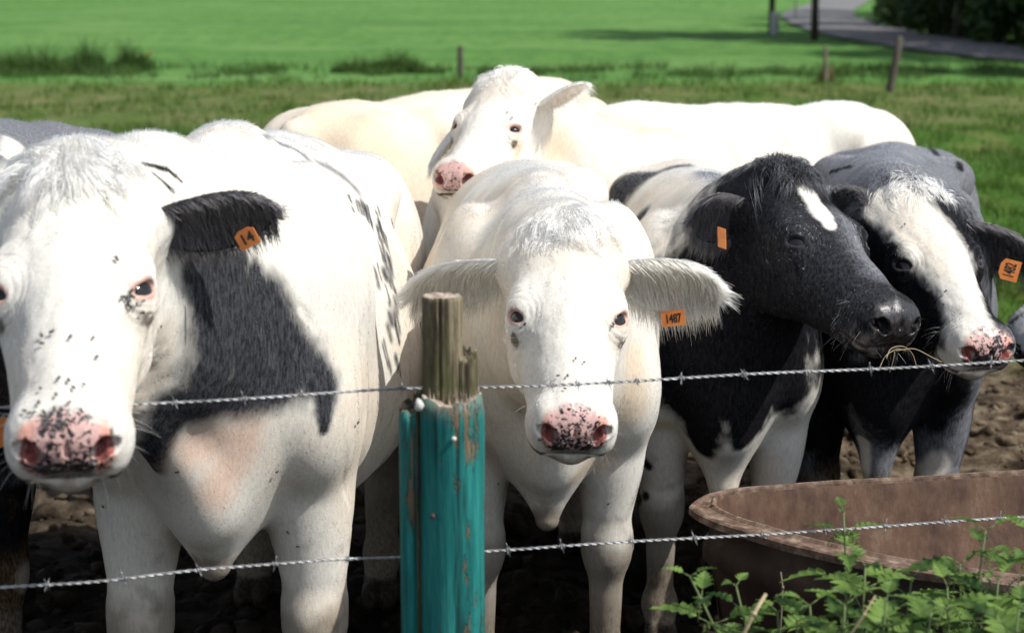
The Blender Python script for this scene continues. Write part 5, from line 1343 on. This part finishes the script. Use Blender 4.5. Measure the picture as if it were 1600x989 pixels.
def wire(ctrl, barbs, lab, ph=0.0):
    W = catmull(ctrl, 60); W = W
    seg = np.linalg.norm(np.diff(W, axis=0), axis=1); S = np.concatenate([[0], np.cumsum(seg)])
    tot = S[-1]; n = int(tot / .0045); s_ = np.linspace(0, tot, n)
    P = np.stack([np.interp(s_, S, W[:, i]) for i in range(3)], 1)
    P[:, 2] += .0012 * np.sin(s_ * 11 + ph) ; T = np.gradient(P, axis=0); T /= np.linalg.norm(T, axis=1)[:, None]
    A = np.cross(T, [0, 0, 1]); A /= np.linalg.norm(A, axis=1)[:, None]; B = np.cross(T, A)
    e = empty('barbed_wire', tuple(P[0])); tag(e, lab, 'barbed wire', 'barbed wires of the fence')
    for k in (0, 1):
        an = s_ * 2 * math.pi / .026 + k * math.pi
        Q = P + (A * np.cos(an)[:, None] + B * np.sin(an)[:, None]) * .00135 - P[0]
        mb = MB(); mb.tube(Q.tolist(), .00125, 6); mb.build('strand', WIRE, e)
    for px in barbs:
        # where the wire passes in front of that bearing
        bear = P[:, 0] / P[:, 1]; i = int(np.argmin(np.abs(bear - px))); i = min(max(i, 1), n - 2)
        c, tt, a_, b__ = P[i] - P[0], T[i], A[i], B[i]; mb = MB(); th0 = random.uniform(0, 3.14)
        coil = [c + tt * (-.004 + .008 * u) + (a_ * math.cos(th0 + u * 12.6) + b__ * math.sin(th0 + u * 12.6)) * .0034 for u in np.linspace(0, 1, 22)]
        mb.tube(coil, .0010, 5)
        for sgn, f0 in ((-1, 0), (1, 0), (-1, 1.6), (1, 1.6)):
            d_ = (a_ * math.cos(th0 + f0) + b__ * math.sin(th0 + f0)) * sgn + tt * .25 * sgn; d_ /= np.linalg.norm(d_)
            mb.tube([c + d_ * .003, c + d_ * .013], [.0010, .0003], 5)
        mb.build('barb', WIRE, e)


def wp(px, py, Y):
    r_ = at(px, py, 1.0) - CAM; return CAM + r_ * (Y / r_[1])


bp_ = lambda L: [(p - CX) / F_PX / math.cos(TH) * math.cos(TH) for p in L]
wire([wp(-2600, 700, 1.95), wp(-1200, 672, 2.13), wp(-420, 652, 2.27), wp(-200, 646, 2.32), wp(0, 638, 2.37), wp(240, 629, 2.42), wp(460, 618, 2.47), wp(610, 609, 2.54), wp(700, 606, 2.565), wp(800, 603, 2.58), wp(1000, 595, 2.61), wp(1200, 584, 2.65), wp(1400, 574, 2.69), wp(1600, 564, 2.73), wp(2100, 540, 2.85), wp(3200, 490, 3.08), wp(4400, 440, 3.35)],
     bp_([-120, 6, 130, 262, 370, 462, 622, 862, 905, 955, 1000, 1071, 1172, 1268, 1374, 1470, 1566, 1680]), 'upper barbed wire strung past the muzzles')
wire([wp(-2600, 1075, 1.95), wp(-1200, 1003, 2.11), wp(-420, 950, 2.24), wp(-200, 934, 2.29), wp(0, 917, 2.34), wp(150, 907, 2.37), wp(300, 891, 2.41), wp(415, 883, 2.44), wp(520, 875, 2.47), wp(620, 870, 2.54), wp(700, 863, 2.565), wp(800, 858, 2.58), wp(900, 852, 2.595), wp(1100, 840, 2.63), wp(1300, 827, 2.67), wp(1450, 818, 2.7), wp(1600, 808, 2.73), wp(2100, 775, 2.85), wp(3200, 700, 3.08), wp(4400, 622, 3.35)],
     bp_([-100, 40, 165, 290, 415, 530, 792, 880, 995, 1098, 1205, 1310, 1405, 1502, 1590, 1700]), 'lower barbed wire crossing legs and trough', 1.0)

# ------------------------------------------------------------------ nettles
NL = leaf_mat('nettle_leaf', (.018, .055, .010), (.27, .42, .100), .42, .45, 22)
NS = simple('nettle_stem', [(.3, (.07, .13, .035)), (.7, (.16, .20, .07))], 20, .6)
NC = leaf_mat('nettle_catkin', (.10, .18, .05), (.26, .34, .13), .35, .7, 40)
STRAW = simple('dry_straw', [(.3, (.30, .23, .12)), (.7, (.55, .45, .28))], 20, .7)


def nettle_leaf(mb, o, d, up, L):
    """ovate pointed leaf with saw teeth, folded on the midrib and drooping"""
    d = Vector(d).normalized(); s = d.cross(Vector(up)).normalized(); u = s.cross(d).normalized(); n = 11
    mid, lf_, rt = [], [], []
    for i in range(n + 1):
        t = i / n; w = L * .29 * (math.sin(math.pi * min(1, t ** .55)) ** .9) * (1 - .30 * t); tooth = (.66 if i % 2 else 1.22) if 0 < i < n else 1
        c = Vector(o) + d * (L * t) - u * (L * .32 * t * t)
        mid.append(c); sh = d * (L * .035 if not i % 2 else 0)
        lf_.append(c + s * w * tooth + u * w * .33 + sh); rt.append(c - s * w * tooth + u * w * .33 + sh)
    V = mid + lf_ + rt; Fc = []; m = n + 1
    for i in range(n): Fc += [(i, i + 1, m + i + 1, m + i), (i + 1, i, 2 * m + i, 2 * m + i + 1)]
    mb.add((V, Fc))


def nettle(x, y, ht, lean, lab, nodes=9, big=.062, cat=True):
    e = empty('nettle', (x, y, 0)); tag(e, lab, 'nettle', 'nettles growing before the trough')
    st, fo, ca = MB(), MB(), MB(); pts = []
    for k in range(12):
        t = k / 11; pts.append(Vector((lean[0] * t * t, lean[1] * t * t, ht * t - .05 * (1 - t) * 0)))
    st.tube(pts, [.0030 * (1.1 - .6 * k / 11) for k in range(12)], 7)
    a0 = random.uniform(0, 3.14)
    for k in range(nodes):
        t = 1 - (k * .034 + .014 * (k / nodes) * k) / max(ht, .3); t = max(.1, t); f = t * 11; i = min(10, int(f)); p = pts[i].lerp(pts[i + 1], f - i)
        L = big * 1.75 * (min(1, .42 + .24 * k)) * random.uniform(.85, 1.15); a = a0 + k * math.pi / 2
        for h in (0, 1):
            b_ = a + h * math.pi + random.uniform(-.25, .25); el = .55 - .09 * k + random.uniform(-.15, .15) if k < 5 else random.uniform(-.1, .2)
            d = Vector((math.cos(b_), math.sin(b_), el)); pe = p + d.normalized() * L * .35; st.tube([p, pe], .0009, 5)
            nettle_leaf(fo, pe, d, (random.uniform(-.2, .2), random.uniform(-.2, .2), 1), L)
            if cat and 1 <= k <= 6:
                for q in range(2):
                    c0 = b_ + random.uniform(-.7, .7); l_ = random.uniform(.018, .042)
                    w_ = [p + Vector((math.cos(c0) * l_ * u * .8, math.sin(c0) * l_ * u * .8, l_ * (.25 * u - .9 * u * u))) for u in (0, .25, .5, .75, 1)]
                    ca.tube(w_, .0006, 4)
                    for z_ in range(16):
                        u = random.random(); j = min(3, int(u * 4)); c1 = w_[j].lerp(w_[j + 1], u * 4 - j) + Vector([random.uniform(-.0035, .0035) for _ in range(3)]); r_2 = random.uniform(.0011, .0020)
                        v_ = [c1 + Vector(o_) * r_2 for o_ in ((1, 0, 0), (-1, 0, 0), (0, 1, 0), (0, -1, 0), (0, 0, 1), (0, 0, -1))]
                        ca.add((v_, [(0, 2, 4), (2, 1, 4), (1, 3, 4), (3, 0, 4), (2, 0, 5), (1, 2, 5), (3, 1, 5), (0, 3, 5)]))
    st.build('stem', NS, e); fo.build('leaves', NL, e, smooth=False)
    if cat: ca.build('blossoms', NC, e)


def nettle_at(px, py, d, lean, lab, **k):
    p = at(px, py, d); nettle(p[0] - lean[0], p[1] - lean[1], p[2], lean, lab, **k)


random.seed(11)
for (px, py, d, lean, lab, kw) in [
    (1318, 800, 2.72, (-.03, 0), 'tallest nettle, its tip touching the lower wire', dict(big=.046, nodes=16)),
    (1540, 828, 2.62, (.03, -.02), 'nettle with broad pale leaves below the wire, right of the tallest one', dict(big=.055, nodes=13)),
    (1352, 885, 2.55, (0, -.03), 'dense nettle just right of the tallest one', dict(big=.055, nodes=12)),
    (1425, 900, 2.66, (.02, -.05), 'dark leaved nettle between two taller nettles', dict(big=.050, nodes=12)),
    (1480, 915, 2.5, (-.03, 0), 'bright leaved nettle at the foot of the broad one', dict(big=.055, nodes=10)),
    (1385, 940, 2.42, (.02, -.02), 'low nettle with large toothed leaves at the bottom edge', dict(big=.065, nodes=9)),
    (1265, 945, 2.46, (-.05, 0), 'nettle with long toothed leaves reaching towards the straw stalk', dict(big=.058, nodes=9)),
    (1078, 900, 2.5, (-.20, .02), 'nettle leaning far over with its tip apart from the clump', dict(big=.040, nodes=13)),
    (1150, 915, 2.55, (-.10, 0), 'small nettle between the leaning one and the clump', dict(big=.040, nodes=10)),
    (1215, 955, 2.5, (-.03, 0), 'young nettle by the straw stalk', dict(big=.045, nodes=8, cat=False)),
    (1592, 950, 2.35, (.02, 0), 'nettle cut by the picture corner', dict(big=.060, nodes=8)),
    (1612, 835, 2.7, (.03, 0), 'nettle whose leaves just enter the side of the picture', dict(big=.055, nodes=12)),
    (1320, 945, 2.40, (0, 0), 'low nettle with catkins below the dense one', dict(big=.055, nodes=9)),
    (1455, 955, 2.38, (.03, 0), 'lowest nettle of the clump, nearly out of view', dict(big=.06, nodes=8)),
    (1500, 880, 2.74, (-.02, 0), 'slim nettle behind the broad pale one', dict(big=.045, nodes=12)),
    (1245, 970, 2.42, (-.02, 0), 'small nettle under the long leaved one', dict(big=.055, nodes=6)),
    (1560, 905, 2.6, (.02, 0), 'leafy nettle between the broad one and the picture side', dict(big=.055, nodes=11))]:
    nettle_at(px, py, d, lean, lab, **kw)
def stalk(pts, r, lab, mat):
    P = [at(*q) for q in pts]; e0 = P[0]; b0 = np.array([e0[0] - .02, e0[1], 0.0]); e = empty('dry_stalk', tuple(b0)); m = MB()
    m.tube([(0, 0, -.02)] + [tuple(p - b0) for p in P], [r * 1.2] + [r] * (len(P) - 1) + [r * .8], 8); m.build('stem', mat, e)
    j = MB(); mid = P[len(P) // 2] - b0; j.tube([mid - np.array([0, 0, .003]), mid + np.array([0, 0, .003])], r * 1.4, 8); j.build('joint', mat, e)
    tag(e, lab, 'stalk', 'dry stalks among the nettles')
stalk([(1162, 989, 2.42), (1178, 958, 2.42), (1197, 927, 2.42)], .0032, 'thick pale straw stalk tilted beside the young nettle', STRAW)
stalk([(1222, 940, 2.9), (1223, 918, 2.9), (1220, 893, 2.9)], .0016, 'thin grey dry stem against the trough wall', WOODL)
stalk([(1330, 989, 2.3), (1350, 960, 2.3), (1368, 930, 2.3)], .0015, 'thin brown grass stalk in front of the clump', STRAW)

# strands of hay hanging from the mouth of the grizzled black cow
hy = MB()
for q in ([(1385, 560), (1392, 545), (1410, 541), (1425, 552), (1432, 572)], [(1372, 580), (1384, 556), (1402, 546), (1416, 548)], [(1400, 548), (1428, 545), (1452, 556), (1472, 566)], [(1398, 550), (1395, 566), (1390, 582)]):
    P = catmull([at(x_, y_, 3.52 + .01 * i) for i, (x_, y_) in enumerate(q)], 6); hy.tube(P.tolist(), .0008, 5)
o = hy.build('hay_strand', STRAW); tag(o, 'thin bent hay stems held in the lips of the grizzled black cow', 'hay')

# ------------------------------------------------------------------ flies
def fly_mesh():
    b1, b2 = MB(), MB()
    b1.tube([(-.0034, 0, .0012), (-.0026, 0, .0016), (-.0008, 0, .0018), (.0008, 0, .0018), (.0014, 0, .0018), (.0022, 0, .0018), (.0030, 0, .0016)], [.0004, .0011, .0014, .0012, .0009, .0011, .0004], 8)
    for s in (-1, 1):
        for a in (-.001, .0004, .0016): b1.tube([(a, s * .0008, .0012), (a * 1.5, s * .0022, .0016), (a * 2, s * .0028, 0)], .00018, 4)
        b2.add(([(.0006, s * .0006, .0028), (-.0040, s * .0026, .0026), (-.0046, s * .0014, .0026), (-.0036, s * .0004, .0027)], [(0, 1, 2, 3)]))
    return b1, b2


fb, fw = fly_mesh()
proto = None


def put_fly(p, n, sc, lab, group):
    global proto
    if proto is None:
        e = empty('fly'); a = fb.build('body', FLY, e); w_ = fw.build('wings', WING, e, smooth=False); proto = (e, a, w_)
    else:
        e = proto[0].copy(); COL.objects.link(e)
        for q in proto[1:]:
            c_ = q.copy(); COL.objects.link(c_); c_.parent = e
    z = Vector(n).normalized(); x_ = (Vector((random.uniform(-1, 1), random.uniform(-1, 1), random.uniform(-1, 1)))).cross(z).normalized(); y_ = z.cross(x_)
    e.matrix_world = Matrix(((x_.x * sc, y_.x * sc, z.x * sc, p[0]), (x_.y * sc, y_.y * sc, z.y * sc, p[1]), (x_.z * sc, y_.z * sc, z.z * sc, p[2]), (0, 0, 0, 1)))
    tag(e, lab, 'fly', group)


def flies(key, pix, lab, group, sc=1.15):
    if key not in SPK: return
    sp = SPK[key]
    f = sp['F']; f = np.concatenate([f[:, [0, 1, 2]], f[f[:, 2] != f[:, 3]][:, [0, 2, 3]]])
    cen_ = Vector(sp['tolocal'](CAM)); bv = head_bvh(sp) if True else None
    if any(len(q) > 2 for q in pix): bv = BVHTree.FromPolygons(sp['V'].tolist(), f.tolist())
    c, s_ = math.cos(sp['rz']), math.sin(sp['rz']); L2W = np.array([[c, -s_, 0], [s_, c, 0], [0, 0, 1]])
    for q in pix:
        tgt = Vector(sp['tolocal'](at(q[0], q[1], 1.0))); h = bv.ray_cast(cen_, (tgt - cen_).normalized(), 12)
        if h[0] is None: continue
        p = L2W @ np.array(h[0]) + np.array([*sp['loc'], 0]); n = L2W @ np.array(h[1])
        if (CAM - p) @ n < 0: n = -n
        put_fly(p + n * .0035, n, sc * random.uniform(.8, 1.15), lab, group)


random.seed(5)
SPK = {s['key']: s for s in SPECS}
fA = [(68, 528), (83, 522), (69, 540), (111, 529), (143, 531), (147, 561), (92, 595), (107, 597), (66, 610), (89, 619), (114, 609), (129, 603), (107, 632), (62, 632), (40, 645), (48, 648), (55, 647), (78, 655), (97, 652), (115, 656), (127, 645), (128, 655), (80, 660), (88, 666), (98, 660), (165, 313),
      (183, 408), (189, 465), (197, 473), (206, 462), (211, 476), (219, 486), (200, 482), (205, 455), (221, 487), (247, 510), (75, 665), (84, 672), (92, 668), (100, 664), (160, 686), (70, 648)]
fA += [(random.gauss(88, 14), random.gauss(663, 9)) for _ in range(10)] + [(random.gauss(200, 10), random.gauss(470, 10)) for _ in range(5)]
zones = [('below the eye of the nearest white cow', 'flies below the near eye', lambda q: q[0] > 150 and 400 < q[1] < 520), ('around the nostrils of the nearest white cow', 'flies at the near nostrils', lambda q: q[1] > 640),
         ('low on the nose bridge of the nearest white cow', 'flies low on the near nose bridge', lambda q: 570 < q[1] <= 640), ('high on the nose bridge of the nearest white cow', 'flies high on the near nose bridge', lambda q: q[1] <= 570)]
left = list(fA)
for where, grp, test in zones:
    flies('A', [q for q in left if test(q)], 'tiny black fly ' + where, grp); left = [q for q in left if not test(q)]
fB = [(899, 563), (912, 568), (874, 589), (887, 589), (883, 610), (821, 505), (815, 513), (955, 510), (957, 506), (845, 685), (899, 645), (880, 655), (912, 652), (935, 662)]
for where, grp, test in [('at the muzzle of the all white cow behind the post', 'flies at the middle muzzle', lambda q: q[1] > 630), ('on the nose bridge of the all white cow behind the post', 'flies on the middle nose bridge', lambda q: 530 < q[1] <= 630),
                         ('beside an eye of the all white cow behind the post', 'flies by the middle eyes', lambda q: q[1] <= 530)]:
    flies('B', [q for q in fB if test(q)], 'tiny black fly ' + where, grp, .95)
flies('B', [(777, 754, 1), (951, 785, 1), (815, 640, 1)], 'tiny black fly on the chest of the white cow behind the post', 'flies on the middle chest', .95)
flies('A', [(164, 790, 1), (275, 734, 1), (430, 735, 1), (452, 830, 1), (467, 852, 1), (555, 660, 1), (418, 940, 1)], 'tiny black fly on the chest or legs of the nearest white cow', 'flies on the nearest chest')
flies('C', [(800, 187), (792, 178), (805, 222), (836, 163), (801, 228)], 'tiny black fly on the face of the rear white cow', 'flies on the rear white face', 1.1)
flies('E', [(1414, 352), (1478, 457), (1476, 477), (1388, 380), (1390, 388)], 'tiny black fly on the white face beside the trough', 'flies on the face beside the trough', 1.0)
